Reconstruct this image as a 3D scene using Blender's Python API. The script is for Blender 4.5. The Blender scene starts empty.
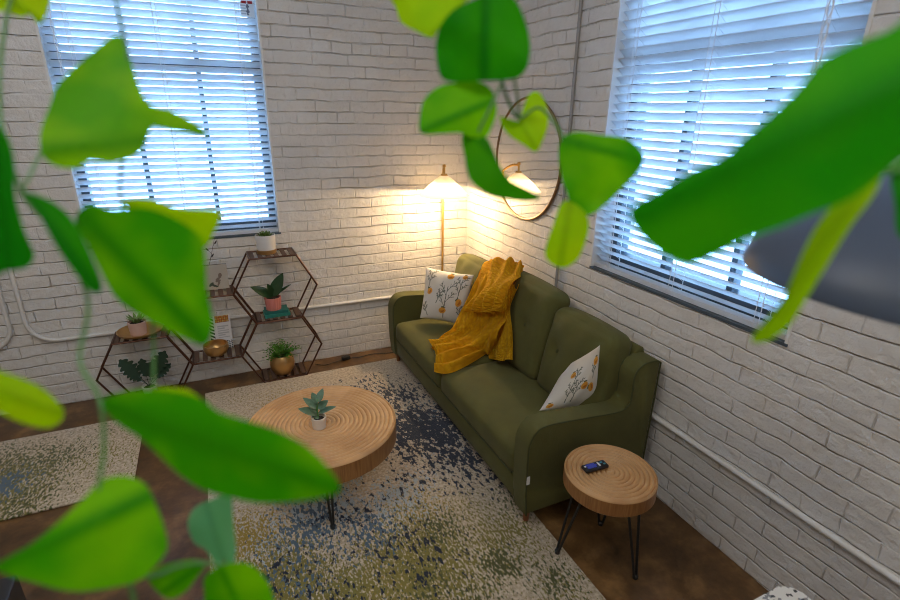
import bpy, bmesh, math, random
from mathutils import Vector, Matrix
random.seed(7)
sc = bpy.context.scene
COL = sc.collection
PI = math.pi

# ------------------------------------------------------------------ camera
CAM = Vector((0.0, 0.0, 1.8))
FPX = 513.77
_y, _p, _r = math.radians(25.0128), math.radians(20.0086), math.radians(0.80583)
FW = Vector((math.sin(_y)*math.cos(_p), math.cos(_y)*math.cos(_p), -math.sin(_p)))
_r0 = Vector((math.cos(_y), -math.sin(_y), 0)); _u0 = _r0.cross(FW)
RT = math.cos(_r)*_r0 + math.sin(_r)*_u0
UP = math.cos(_r)*_u0 - math.sin(_r)*_r0
cd = bpy.data.cameras.new('camera'); cam = bpy.data.objects.new('camera', cd); COL.objects.link(cam)
cd.sensor_width = 36; cd.sensor_fit = 'HORIZONTAL'; cd.lens = FPX/900*36
cd.clip_start = 0.02
cam.matrix_world = Matrix(((RT.x, UP.x, -FW.x, CAM.x), (RT.y, UP.y, -FW.y, CAM.y), (RT.z, UP.z, -FW.z, CAM.z), (0, 0, 0, 1)))
cd.dof.use_dof = True; cd.dof.focus_distance = 2.7; cd.dof.aperture_fstop = 2.5
sc.camera = cam

def ray(px, py): return FW + RT*((px-450)/FPX) - UP*((py-300)/FPX)
def on_x(x, px, py): d = ray(px, py); return CAM + d*((x-CAM.x)/d.x)
def on_y(y, px, py): d = ray(px, py); return CAM + d*((y-CAM.y)/d.y)
def on_z(z, px, py): d = ray(px, py); return CAM + d*((z-CAM.z)/d.z)
def at(px, py, dep): return CAM + ray(px, py)*dep

# ------------------------------------------------------------------ world, lights, exposure
w = bpy.data.worlds.new('overcast_sky'); sc.world = w; w.use_nodes = True
w.node_tree.nodes['Background'].inputs[0].default_value = (0.33, 0.59, 1.0, 1)
w.node_tree.nodes['Background'].inputs[1].default_value = 6.2

def area(name, loc, target, sx, sy, power, col):
    l = bpy.data.lights.new(name, 'AREA'); l.shape = 'RECTANGLE'; l.size = sx; l.size_y = sy
    l.energy = power; l.color = col
    o = bpy.data.objects.new(name, l); COL.objects.link(o); o.location = loc
    o.rotation_euler = (Vector(target)-Vector(loc)).to_track_quat('-Z', 'Y').to_euler()
    return o
area('added_fill_light', (-0.9, 1.5, 3.5), (-0.7, 1.7, 0), 1.6, 1.2, 17, (1.0, 0.94, 0.86))  # added fill light below the ceiling, no fixture, brightens the room from out of view
area('added_fill_light', (0.2, -1.0, 3.5), (0.4, -0.3, 0), 2.0, 1.4, 28, (1.0, 0.94, 0.86))  # second added fill, behind the camera, lifts the interior

vs = sc.view_settings
vs.view_transform = 'Standard'; vs.look = 'None'; vs.gamma = 1; vs.use_curve_mapping = False
vs.exposure = 0.68
sc.cycles.use_denoising = True; sc.cycles.filter_width = 1.0

# ------------------------------------------------------------------ materials
def _set(n, k, v):
    if k in n.inputs: n.inputs[k].default_value = v
def mat(name, col, rough=0.5, metal=0.0, bump=None, sheen=0, var=0, varscale=8, trans=0, emit=None, coat=0):
    m = bpy.data.materials.new(name); m.use_nodes = True; nt = m.node_tree; N = nt.nodes; L = nt.links
    b = N['Principled BSDF']
    b.inputs['Base Color'].default_value = (*col, 1); b.inputs['Roughness'].default_value = rough
    b.inputs['Metallic'].default_value = metal
    _set(b, 'Sheen Weight', sheen); _set(b, 'Sheen Roughness', 0.5); _set(b, 'Coat Weight', coat)
    tc = None
    if bump or var:
        tc = N.new('ShaderNodeTexCoord')
    if var:
        nz = N.new('ShaderNodeTexNoise'); nz.inputs['Scale'].default_value = varscale; nz.inputs['Detail'].default_value = 4
        L.new(tc.outputs['Object'], nz.inputs['Vector'])
        r = N.new('ShaderNodeMapRange'); r.inputs[1].default_value = 0.3; r.inputs[2].default_value = 0.7
        r.inputs[3].default_value = 1-var; r.inputs[4].default_value = 1+var; L.new(nz.outputs[0], r.inputs[0])
        mx = N.new('ShaderNodeVectorMath'); mx.operation = 'SCALE'; mx.inputs[0].default_value = col
        L.new(r.outputs[0], mx.inputs['Scale']); L.new(mx.outputs[0], b.inputs['Base Color'])
    if bump:
        scale, strength, dist = bump
        nz = N.new('ShaderNodeTexNoise'); nz.inputs['Scale'].default_value = scale; nz.inputs['Detail'].default_value = 3
        L.new(tc.outputs['Object'], nz.inputs['Vector'])
        bp = N.new('ShaderNodeBump'); bp.inputs['Strength'].default_value = strength; bp.inputs['Distance'].default_value = dist
        L.new(nz.outputs[0], bp.inputs['Height']); L.new(bp.outputs[0], b.inputs['Normal'])
    if trans:
        t = N.new('ShaderNodeBsdfTranslucent'); t.inputs[0].default_value = (*col, 1)
        ms = N.new('ShaderNodeMixShader'); ms.inputs[0].default_value = trans
        L.new(b.outputs[0], ms.inputs[1]); L.new(t.outputs[0], ms.inputs[2])
        L.new(ms.outputs[0], N['Material Output'].inputs[0])
    if emit:
        b.inputs['Emission Color'].default_value = (*emit[0], 1); b.inputs['Emission Strength'].default_value = emit[1]
    return m

def brick_mat(name, ax):
    m = bpy.data.materials.new(name); m.use_nodes = True; nt = m.node_tree; N = nt.nodes; L = nt.links
    b = N['Principled BSDF']; b.inputs['Roughness'].default_value = 0.55
    tc = N.new('ShaderNodeTexCoord'); sp = N.new('ShaderNodeSeparateXYZ'); L.new(tc.outputs['Object'], sp.inputs[0])
    cb = N.new('ShaderNodeCombineXYZ'); L.new(sp.outputs[ax], cb.inputs[0]); L.new(sp.outputs[2], cb.inputs[1])
    dn = N.new('ShaderNodeTexNoise'); dn.inputs['Scale'].default_value = 5; dn.inputs['Detail'].default_value = 4
    L.new(tc.outputs['Object'], dn.inputs['Vector'])
    sub = N.new('ShaderNodeVectorMath'); sub.operation = 'SUBTRACT'; sub.inputs[1].default_value = (.5, .5, .5)
    L.new(dn.outputs['Color'], sub.inputs[0])
    scl = N.new('ShaderNodeVectorMath'); scl.operation = 'SCALE'; scl.inputs['Scale'].default_value = 0.034
    L.new(sub.outputs[0], scl.inputs[0])
    add = N.new('ShaderNodeVectorMath'); L.new(cb.outputs[0], add.inputs[0]); L.new(scl.outputs[0], add.inputs[1])
    br = N.new('ShaderNodeTexBrick'); L.new(add.outputs[0], br.inputs['Vector'])
    br.inputs['Scale'].default_value = 1; br.inputs['Brick Width'].default_value = 0.235; br.inputs['Row Height'].default_value = 0.0717
    br.inputs['Mortar Size'].default_value = 0.005; br.inputs['Mortar Smooth'].default_value = 1.0
    br.inputs['Color1'].default_value = (0.15, 0.15, 0.15, 1); br.inputs['Color2'].default_value = (1, 1, 1, 1)
    br.inputs['Mortar'].default_value = (0.5, 0.5, 0.5, 1)
    br.offset = 0.5; br.squash = 0.55; br.squash_frequency = 6
    # heights: mortar recess (filled with paint unevenly) + brick faces set in and out + paint lumps
    n1 = N.new('ShaderNodeTexNoise'); n1.inputs['Scale'].default_value = 7; n1.inputs['Detail'].default_value = 2; L.new(tc.outputs['Object'], n1.inputs['Vector'])
    mr = N.new('ShaderNodeMapRange'); mr.inputs[1].default_value = .38; mr.inputs[2].default_value = .62; mr.inputs[3].default_value = -.02; mr.inputs[4].default_value = -.42
    L.new(n1.outputs[0], mr.inputs[0])
    mm = N.new('ShaderNodeMath'); mm.operation = 'MULTIPLY'; L.new(br.outputs['Fac'], mm.inputs[0]); L.new(mr.outputs[0], mm.inputs[1])
    b2 = N.new('ShaderNodeTexBrick'); L.new(add.outputs[0], b2.inputs['Vector'])
    b2.inputs['Scale'].default_value = 1; b2.inputs['Brick Width'].default_value = 60; b2.inputs['Row Height'].default_value = 0.0717
    b2.inputs['Mortar Size'].default_value = 0.006; b2.inputs['Mortar Smooth'].default_value = .9
    nb = N.new('ShaderNodeTexNoise'); nb.inputs['Scale'].default_value = 4; nb.inputs['Detail'].default_value = 3; L.new(tc.outputs['Object'], nb.inputs['Vector'])
    rb2 = N.new('ShaderNodeMapRange'); rb2.inputs[1].default_value = .35; rb2.inputs[2].default_value = .65; rb2.inputs[3].default_value = -.05; rb2.inputs[4].default_value = -.42; L.new(nb.outputs[0], rb2.inputs[0])
    mb = N.new('ShaderNodeMath'); mb.operation = 'MULTIPLY_ADD'; L.new(b2.outputs['Fac'], mb.inputs[0]); L.new(rb2.outputs[0], mb.inputs[1]); L.new(mm.outputs[0], mb.inputs[2]); mm = mb
    n2 = N.new('ShaderNodeTexNoise'); n2.inputs['Scale'].default_value = 26; n2.inputs['Detail'].default_value = 5; n2.inputs['Roughness'].default_value = .6; L.new(tc.outputs['Object'], n2.inputs['Vector'])
    m2 = N.new('ShaderNodeMath'); m2.operation = 'MULTIPLY_ADD'; m2.inputs[1].default_value = 0.75; L.new(n2.outputs[0], m2.inputs[0]); L.new(mm.outputs[0], m2.inputs[2])
    sc_ = N.new('ShaderNodeSeparateColor'); L.new(br.outputs['Color'], sc_.inputs[0])
    m3 = N.new('ShaderNodeMath'); m3.operation = 'MULTIPLY_ADD'; m3.inputs[1].default_value = 0.32; L.new(sc_.outputs[0], m3.inputs[0]); L.new(m2.outputs[0], m3.inputs[2])
    bp = N.new('ShaderNodeBump'); bp.inputs['Strength'].default_value = 1.0; bp.inputs['Distance'].default_value = 0.015
    L.new(m3.outputs[0], bp.inputs['Height']); L.new(bp.outputs[0], b.inputs['Normal'])
    # paint: off-white with faint mottling, open cracks in the joints where the paint has failed
    n3 = N.new('ShaderNodeTexNoise'); n3.inputs['Scale'].default_value = 2.2; n3.inputs['Detail'].default_value = 5; L.new(tc.outputs['Object'], n3.inputs['Vector'])
    cr = N.new('ShaderNodeValToRGB'); cr.color_ramp.elements[0].position = .3; cr.color_ramp.elements[0].color = (.63, .61, .585, 1)
    cr.color_ramp.elements[1].position = .7; cr.color_ramp.elements[1].color = (.72, .70, .675, 1); L.new(n3.outputs[0], cr.inputs[0])
    n4 = N.new('ShaderNodeTexNoise'); n4.inputs['Scale'].default_value = 11; n4.inputs['Detail'].default_value = 6; L.new(tc.outputs['Object'], n4.inputs['Vector'])
    m4 = N.new('ShaderNodeMapRange'); m4.inputs[1].default_value = .60; m4.inputs[2].default_value = .70; L.new(n4.outputs[0], m4.inputs[0])
    m5 = N.new('ShaderNodeMath'); m5.operation = 'POWER'; m5.inputs[1].default_value = 3.0; L.new(br.outputs['Fac'], m5.inputs[0])
    m6 = N.new('ShaderNodeMath'); m6.operation = 'MULTIPLY'; L.new(m4.outputs[0], m6.inputs[0]); L.new(m5.outputs[0], m6.inputs[1])
    m7 = N.new('ShaderNodeMath'); m7.operation = 'MULTIPLY'; m7.inputs[1].default_value = .4; L.new(m6.outputs[0], m7.inputs[0])
    mx = N.new('ShaderNodeMix'); mx.data_type = 'RGBA'; L.new(m7.outputs[0], mx.inputs[0]); L.new(cr.outputs[0], mx.inputs[6]); mx.inputs[7].default_value = (.16, .13, .11, 1)
    L.new(mx.outputs[2], b.inputs['Base Color'])
    return m

def floor_mat():
    m = bpy.data.materials.new('stained_concrete'); m.use_nodes = True; nt = m.node_tree; N = nt.nodes; L = nt.links
    b = N['Principled BSDF']
    tc = N.new('ShaderNodeTexCoord')
    n1 = N.new('ShaderNodeTexNoise'); n1.inputs['Scale'].default_value = 4.5; n1.inputs['Detail'].default_value = 9; n1.inputs['Roughness'].default_value = .68; n1.inputs['Distortion'].default_value = .15
    L.new(tc.outputs['Object'], n1.inputs['Vector'])
    cr = N.new('ShaderNodeValToRGB'); e = cr.color_ramp.elements
    e[0].position = .3; e[0].color = (.04, .02, .007, 1); e[1].position = .7; e[1].color = (.27, .145, .05, 1)
    x = e.new(.5); x.color = (.115, .058, .02, 1)
    L.new(n1.outputs[0], cr.inputs[0]); L.new(cr.outputs[0], b.inputs['Base Color'])
    n2 = N.new('ShaderNodeTexNoise'); n2.inputs['Scale'].default_value = 9; n2.inputs['Detail'].default_value = 6; L.new(tc.outputs['Object'], n2.inputs['Vector'])
    r = N.new('ShaderNodeMapRange'); r.inputs[3].default_value = .25; r.inputs[4].default_value = .55; L.new(n2.outputs[0], r.inputs[0]); L.new(r.outputs[0], b.inputs['Roughness'])
    bp = N.new('ShaderNodeBump'); bp.inputs['Strength'].default_value = .25; bp.inputs['Distance'].default_value = .004; L.new(n2.outputs[0], bp.inputs['Height']); L.new(bp.outputs[0], b.inputs['Normal'])
    return m

def rug_mat(name, blobs, seed):
    """base pile + coloured flecks; blobs: list of (colour, fleck scale, [(x, y, radius, strength)...])"""
    m = bpy.data.materials.new(name); m.use_nodes = True; nt = m.node_tree; N = nt.nodes; L = nt.links
    b = N['Principled BSDF']; b.inputs['Roughness'].default_value = .95; _set(b, 'Sheen Weight', .2)
    tc = N.new('ShaderNodeTexCoord')
    n0 = N.new('ShaderNodeTexNoise'); n0.inputs['Scale'].default_value = 70; n0.inputs['Detail'].default_value = 4; L.new(tc.outputs['Object'], n0.inputs['Vector'])
    cr = N.new('ShaderNodeValToRGB'); e = cr.color_ramp.elements
    e[0].position = .33; e[0].color = (.34, .275, .19, 1); e[1].position = .62; e[1].color = (.60, .51, .39, 1)
    L.new(n0.outputs[0], cr.inputs[0]); prev = cr.outputs[0]
    for k, (col, fs, pts) in enumerate(blobs):
        tot = None
        for (x, y, r, s) in pts:
            d = N.new('ShaderNodeVectorMath'); d.operation = 'DISTANCE'; L.new(tc.outputs['Object'], d.inputs[0]); d.inputs[1].default_value = (x, y, .012)
            mr = N.new('ShaderNodeMapRange'); mr.interpolation_type = 'SMOOTHSTEP'
            mr.inputs[1].default_value = 0; mr.inputs[2].default_value = r; mr.inputs[3].default_value = s; mr.inputs[4].default_value = 0
            L.new(d.outputs['Value'], mr.inputs[0])
            if tot is None: tot = mr.outputs[0]
            else:
                a = N.new('ShaderNodeMath'); a.operation = 'MAXIMUM'; L.new(tot, a.inputs[0]); L.new(mr.outputs[0], a.inputs[1]); tot = a.outputs[0]
        mp = N.new('ShaderNodeMapping'); mp.inputs['Location'].default_value = (seed*3.1+k*7.7, k*3.3, 0); mp.inputs['Rotation'].default_value = (0, 0, .7*k); mp.inputs['Scale'].default_value = (1.5, .75, 1)
        L.new(tc.outputs['Object'], mp.inputs[0])
        nz = N.new('ShaderNodeTexNoise'); nz.inputs['Scale'].default_value = fs*1.35; nz.inputs['Detail'].default_value = 3.0; nz.inputs['Roughness'].default_value = .55; L.new(mp.outputs[0], nz.inputs['Vector'])
        ng = N.new('ShaderNodeTexNoise'); ng.inputs['Scale'].default_value = 6; ng.inputs['Detail'].default_value = 3; L.new(mp.outputs[0], ng.inputs['Vector'])
        g = N.new('ShaderNodeMath'); g.operation = 'MULTIPLY_ADD'; g.inputs[1].default_value = .22; L.new(ng.outputs[0], g.inputs[0]); L.new(tot, g.inputs[2])
        s_ = N.new('ShaderNodeMath'); s_.operation = 'MULTIPLY_ADD'; s_.inputs[1].default_value = 2.2; L.new(nz.outputs[0], s_.inputs[0]); L.new(g.outputs[0], s_.inputs[2])
        th = N.new('ShaderNodeMapRange'); th.inputs[1].default_value = 1.68; th.inputs[2].default_value = 1.76; L.new(s_.outputs[0], th.inputs[0])
        mx = N.new('ShaderNodeMix'); mx.data_type = 'RGBA'; L.new(th.outputs[0], mx.inputs[0]); L.new(prev, mx.inputs[6]); mx.inputs[7].default_value = (*col, 1)
        prev = mx.outputs[2]
    L.new(prev, b.inputs['Base Color'])
    n5 = N.new('ShaderNodeTexNoise'); n5.inputs['Scale'].default_value = 160; n5.inputs['Detail'].default_value = 2; L.new(tc.outputs['Object'], n5.inputs['Vector'])
    bp = N.new('ShaderNodeBump'); bp.inputs['Strength'].default_value = .7; bp.inputs['Distance'].default_value = .006; L.new(n5.outputs[0], bp.inputs['Height']); L.new(bp.outputs[0], b.inputs['Normal'])
    return m

def wood_mat(name, c1, c2, scale=(1, 1, 8), ring=False):
    m = bpy.data.materials.new(name); m.use_nodes = True; nt = m.node_tree; N = nt.nodes; L = nt.links
    b = N['Principled BSDF']; b.inputs['Roughness'].default_value = .42
    tc = N.new('ShaderNodeTexCoord'); mp = N.new('ShaderNodeMapping'); mp.inputs['Scale'].default_value = scale; L.new(tc.outputs['Object'], mp.inputs[0])
    nz = N.new('ShaderNodeTexNoise'); nz.inputs['Scale'].default_value = 9; nz.inputs['Detail'].default_value = 6; nz.inputs['Distortion'].default_value = .4; L.new(mp.outputs[0], nz.inputs['Vector'])
    cr = N.new('ShaderNodeValToRGB'); e = cr.color_ramp.elements; e[0].position = .32; e[0].color = (*c1, 1); e[1].position = .68; e[1].color = (*c2, 1)
    L.new(nz.outputs[0], cr.inputs[0]); L.new(cr.outputs[0], b.inputs['Base Color'])
    return m

def leaf_mat(name, col, col2, tr=.45):
    """leaf blade: colour varies towards the midrib (attribute 'rib' is the distance from it)"""
    m = bpy.data.materials.new(name); m.use_nodes = True; nt = m.node_tree; N = nt.nodes; L = nt.links
    b = N['Principled BSDF']; b.inputs['Roughness'].default_value = .55; _set(b, 'Specular IOR Level', .12)
    at_ = N.new('ShaderNodeAttribute'); at_.attribute_name = 'rib'
    mr = N.new('ShaderNodeMapRange'); mr.inputs[1].default_value = .01; mr.inputs[2].default_value = .09; L.new(at_.outputs['Fac'], mr.inputs[0])
    tc = N.new('ShaderNodeTexCoord'); nz = N.new('ShaderNodeTexNoise'); nz.inputs['Scale'].default_value = 14; nz.inputs['Detail'].default_value = 2; L.new(tc.outputs['Object'], nz.inputs['Vector'])
    cr = N.new('ShaderNodeMix'); cr.data_type = 'RGBA'; cr.inputs[6].default_value = (*col, 1); cr.inputs[7].default_value = (*col2, 1)
    m2 = N.new('ShaderNodeMapRange'); m2.inputs[1].default_value = .38; m2.inputs[2].default_value = .64; L.new(nz.outputs[0], m2.inputs[0]); L.new(m2.outputs[0], cr.inputs[0])
    mx = N.new('ShaderNodeMix'); mx.data_type = 'RGBA'; mx.inputs[6].default_value = tuple(c*.82 for c in col)+(1,); L.new(mr.outputs[0], mx.inputs[0]); L.new(cr.outputs[2], mx.inputs[7])
    L.new(mx.outputs[2], b.inputs['Base Color'])
    t = N.new('ShaderNodeBsdfTranslucent'); L.new(mx.outputs[2], t.inputs[0])
    ms = N.new('ShaderNodeMixShader'); ms.inputs[0].default_value = tr
    L.new(b.outputs[0], ms.inputs[1]); L.new(t.outputs[0], ms.inputs[2]); L.new(ms.outputs[0], N['Material Output'].inputs[0])
    return m

def attr_mat(name, rough=.8, bump=None):
    m = mat(name, (1, 1, 1), rough, bump=bump); N = m.node_tree.nodes; L = m.node_tree.links
    a = N.new('ShaderNodeAttribute'); a.attribute_name = 'pattern'; L.new(a.outputs['Color'], N['Principled BSDF'].inputs['Base Color'])
    return m

def knit_mat():
    m = bpy.data.materials.new('mustard_knit'); m.use_nodes = True; nt = m.node_tree; N = nt.nodes; L = nt.links
    b = N['Principled BSDF']; b.inputs['Roughness'].default_value = .9; 
    at_ = N.new('ShaderNodeUVMap'); at_.uv_map = 'weave'
    vo = N.new('ShaderNodeTexVoronoi'); vo.inputs['Scale'].default_value = 1.0; L.new(at_.outputs[0], vo.inputs['Vector'])
    cr = N.new('ShaderNodeValToRGB'); e = cr.color_ramp.elements; e[0].color = (.95, .575, .004, 1); e[1].color = (.80, .42, .002, 1); e[1].position = .7
    L.new(vo.outputs['Distance'], cr.inputs[0]); L.new(cr.outputs[0], b.inputs['Base Color'])
    bp = N.new('ShaderNodeBump'); bp.invert = True; bp.inputs['Strength'].default_value = .9; bp.inputs['Distance'].default_value = .009; L.new(vo.outputs['Distance'], bp.inputs['Height']); L.new(bp.outputs[0], b.inputs['Normal'])
    return m

def terrazzo_mat():
    m = bpy.data.materials.new('terrazzo'); m.use_nodes = True; nt = m.node_tree; N = nt.nodes; L = nt.links
    b = N['Principled BSDF']; b.inputs['Roughness'].default_value = .35
    tc = N.new('ShaderNodeTexCoord')
    vo = N.new('ShaderNodeTexVoronoi'); vo.inputs['Scale'].default_value = 110; L.new(tc.outputs['Object'], vo.inputs['Vector'])
    cr = N.new('ShaderNodeValToRGB'); cr.color_ramp.interpolation = 'CONSTANT'; e = cr.color_ramp.elements
    e[0].color = (.05, .06, .07, 1); e[1].color = (.75, .74, .71, 1); e[1].position = .22
    x = e.new(.12); x.color = (.25, .26, .28, 1)
    s = N.new('ShaderNodeSeparateColor'); L.new(vo.outputs['Color'], s.inputs[0]); L.new(s.outputs[0], cr.inputs[0]); L.new(cr.outputs[0], b.inputs['Base Color'])
    return m

M = dict(
    brick_back=brick_mat('painted_brick_back', 0), brick_right=brick_mat('painted_brick_right', 1),
    plaster=mat('ceiling_paint', (.75, .74, .72), .8), floor=floor_mat(),
    dark_frame=mat('window_frame_paint', (.06, .085, .11), .4), white_paint=mat('white_paint', (.72, .72, .71), .5, bump=(40, .2, .002)),
    glass=None, slat=mat('blind_slat', (.84, .85, .86), .4, trans=.5), cord=mat('blind_cord', (.85, .85, .85), .7), 
    conduit=mat('painted_conduit', (.66, .65, .63), .45, bump=(30, .3, .002)), grey_pipe=mat('grey_conduit', (.30, .30, .30), .45),
    sofa=mat('olive_upholstery', (.088, .086, .018), .9, bump=(220, .35, .002), sheen=.05, var=.14, varscale=7),
    piping=mat('olive_piping', (.05, .056, .016), .8), sofa_wood=mat('walnut_leg', (.20, .07, .025), .4),
    tag=mat('care_tag', (.8, .8, .8), .7), knit=knit_mat(),
    pillow=attr_mat('printed_cotton', .85, bump=(160, .25, .002)),
    oak=wood_mat('oak_top', (.52, .28, .11), (.66, .385, .17), (1, 1, 1)), oak_side=wood_mat('oak_rim', (.24, .10, .03), (.38, .18, .06), (14, 14, 1)),
    black=mat('black_metal', (.012, .012, .013), .45), brass=mat('aged_brass', (.62, .37, .11), .38, .7),
    mirror_rim=mat('brown_brass', (.27, .17, .09), .4, .7), bronze=mat('bronze_frame', (.10, .045, .028), .35, .7), slat_wood=mat('shelf_slat', (.10, .055, .035), .55),
    gold=mat('gold_glaze', (.55, .33, .13), .33, .8), mirror=mat('mirror_glass', (.92, .92, .92), .01, 1.0),
    shade=mat('white_lamp_glass', (.9, .86, .78), .35, trans=.42), bulb=mat('lit_bulb', (1, .9, .7), .4, emit=((1, .72, .42), 7)),
    white_pot=mat('white_ceramic', (.70, .68, .66), .4), cream_pot=mat('cream_ceramic', (.72, .66, .58), .45), pink=mat('pink_ceramic', (.60, .20, .17), .5),
    blush=mat('blush_ceramic', (.62, .42, .36), .5), soil=mat('potting_soil', (.03, .02, .013), .95, bump=(80, .8, .006)),
    teal=mat('teal_book_cover', (.01, .13, .115), .5), navy_book=mat('green_book_cover', (.02, .20, .16), .5), paper=mat('paper_edge', (.70, .66, .55), .8),
    wood_feet=mat('light_wood', (.55, .32, .11), .5),
    remote=mat('remote_black', (.012, .012, .015), .35), btn_blue=mat('blue_button', (.06, .08, .50), .5), btn_white=mat('white_button', (.8, .8, .8), .5), btn_teal=mat('teal_button', (.08, .3, .4), .5),
    lampgrey=mat('slate_enamel', (.055, .072, .105), .45), cabinet=mat('black_lacquer', (.012, .012, .013), .35), steel=mat('brushed_steel', (.45, .45, .44), .35, .8),
    terrazzo=terrazzo_mat(), canvas=attr_mat('canvas_print', .8), canvas_side=mat('canvas_edge', (.06, .05, .04), .7),
    card=attr_mat('printed_card', .6), label=attr_mat('printed_label', .6),
    lf_bright=leaf_mat('leaf_yellow_green', (.36, .68, .0), (.50, .76, .0), .55), lf_mid=leaf_mat('leaf_green', (.045, .38, .0), (.20, .60, .0), .52),
    lf_deep=leaf_mat('leaf_deep_green', (.008, .24, .003), (.03, .34, .0), .45), lf_teal=leaf_mat('leaf_blue_green', (.14, .46, .17), (.22, .52, .22), .5),
    stem=mat('vine_stem', (.08, .22, .05), .5), twig=mat('dry_twig', (.05, .035, .03), .8),
    succ=mat('succulent_green', (.13, .22, .05), .5, var=.3, varscale=60), fern=mat('fern_green', (.07, .24, .02), .55, var=.3, varscale=40, trans=.2),
    rubber=mat('rubber_leaf', (.022, .06, .02), .3), monstera=mat('dark_leaf', (.018, .05, .03), .4), jade=mat('grey_green_leaf', (.10, .19, .12), .55, var=.2, varscale=50),
)
def glass_mat():
    m = bpy.data.materials.new('window_glass'); m.use_nodes = True; nt = m.node_tree; N = nt.nodes; L = nt.links
    N.remove(N['Principled BSDF'])
    t = N.new('ShaderNodeBsdfTransparent'); t.inputs[0].default_value = (.93, .96, .97, 1)
    g = N.new('ShaderNodeBsdfGlossy'); g.inputs['Roughness'].default_value = .02
    f = N.new('ShaderNodeFresnel'); f.inputs[0].default_value = 1.3
    ms = N.new('ShaderNodeMixShader'); L.new(f.outputs[0], ms.inputs[0]); L.new(t.outputs[0], ms.inputs[1]); L.new(g.outputs[0], ms.inputs[2]); L.new(ms.outputs[0], N['Material Output'].inputs[0])
    return m
M['glass'] = glass_mat()

# ------------------------------------------------------------------ mesh helpers
def obj(name, bm, m, parent=None, smooth=True, angle=40):
    me = bpy.data.meshes.new(name); bmesh.ops.recalc_face_normals(bm, faces=bm.faces)
    bm.to_mesh(me); bm.free()
    for mm in (m if isinstance(m, (list, tuple)) else [m]): me.materials.append(mm)
    if smooth:
        me.polygons.foreach_set('use_smooth', [True]*len(me.polygons))
        if angle is not None:
            try: me.set_sharp_from_angle(angle=math.radians(angle))
            except Exception: pass
    o = bpy.data.objects.new(name, me); COL.objects.link(o)
    if parent: attach(o, parent)
    return o
def attach(o, parent):
    o.parent = parent
    o.matrix_parent_inverse = world_of(parent).inverted()
def world_of(o):
    mw = Matrix.LocRotScale(o.location, o.rotation_euler, o.scale)
    return world_of(o.parent) @ o.matrix_parent_inverse @ mw if o.parent else mw
def tag(o, label, cat, group=None):
    o['label'] = label; o['category'] = cat
    if group: o['group'] = group
    return o
def thing(name, label, cat, loc, group=None):
    o = bpy.data.objects.new(name, None); COL.objects.link(o); o.location = loc; o.empty_display_size = .05
    return tag(o, label, cat, group)
def struct(o): o['kind'] = 'structure'; return o
def B(): return bmesh.new()
def box(bm, x0, x1, y0, y1, z0, z1, bev=0, seg=2, mtx=None):
    r = bmesh.ops.create_cube(bm, size=1)['verts']
    T = Matrix.Translation(((x0+x1)/2, (y0+y1)/2, (z0+z1)/2)) @ Matrix.Diagonal((x1-x0, y1-y0, z1-z0, 1))
    bmesh.ops.transform(bm, matrix=T, verts=r)
    if bev:
        ed = list({e for v in r for e in v.link_edges})
        rr = bmesh.ops.bevel(bm, geom=ed, offset=bev, segments=seg, affect='EDGES', profile=.5)
        r = list({v for f in rr['faces'] for v in f.verts} | {v for v in r if v.is_valid})
    if mtx: bmesh.ops.transform(bm, matrix=mtx, verts=r)
    return r
def tube(bm, pts, rad, n=8, cap=True, closed=False):
    pts = [Vector(p) for p in pts]; rings = []; k = len(pts)
    rads = rad if isinstance(rad, (list, tuple)) else [rad]*k
    nrm = None
    for i, p in enumerate(pts):
        a = pts[i-1] if (i > 0 or closed) else p; c = pts[(i+1) % k] if (i < k-1 or closed) else p
        t = (c-a).normalized() if (c-a).length > 1e-9 else Vector((0, 0, 1))
        if nrm is None:
            nrm = t.orthogonal().normalized()
        nrm = (nrm - t*nrm.dot(t)); nrm = nrm.normalized() if nrm.length > 1e-6 else t.orthogonal().normalized()
        bn = t.cross(nrm)
        rings.append([bm.verts.new(p + (nrm*math.cos(2*PI*j/n) + bn*math.sin(2*PI*j/n))*rads[i]) for j in range(n)])
    m = k if closed else k-1
    for i in range(m):
        a, b = rings[i], rings[(i+1) % k]
        for j in range(n): bm.faces.new((a[j], a[(j+1) % n], b[(j+1) % n], b[j]))
    if cap and not closed:
        bm.faces.new(rings[0][::-1]); bm.faces.new(rings[-1])
def lathe(bm, prof, n=48, c=(0, 0, 0), mod=None):
    c = Vector(c); rings = []
    for (r, z) in prof:
        if r < 1e-5: rings.append([bm.verts.new(c+Vector((0, 0, z)))])
        else:
            rings.append([bm.verts.new(c+Vector(((r*(mod(2*PI*j/n) if mod else 1))*math.cos(2*PI*j/n), (r*(mod(2*PI*j/n) if mod else 1))*math.sin(2*PI*j/n), z))) for j in range(n)])
    for a, b in zip(rings, rings[1:]):
        for j in range(n):
            q = (j+1) % n
            if len(a) == 1 and len(b) == 1: continue
            if len(a) == 1: bm.faces.new((a[0], b[q], b[j]))
            elif len(b) == 1: bm.faces.new((a[j], a[q], b[0]))
            else: bm.faces.new((a[j], a[q], b[q], b[j]))
def catmull(P, n, closed=False):
    P = [Vector(p) for p in P]; k = len(P); out = []
    for i in range(k if closed else k-1):
        p0 = P[i-1] if (i or closed) else P[0]; p1 = P[i]; p2 = P[(i+1) % k]; p3 = P[(i+2) % k] if (closed or i+2 < k) else P[-1]
        for j in range(n):
            t = j/n
            out.append(.5*((2*p1)+(p2-p0)*t+(2*p0-5*p1+4*p2-p3)*t*t+(3*p1-p0-3*p2+p3)*t**3))
    if not closed: out.append(P[-1])
    return out
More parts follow.
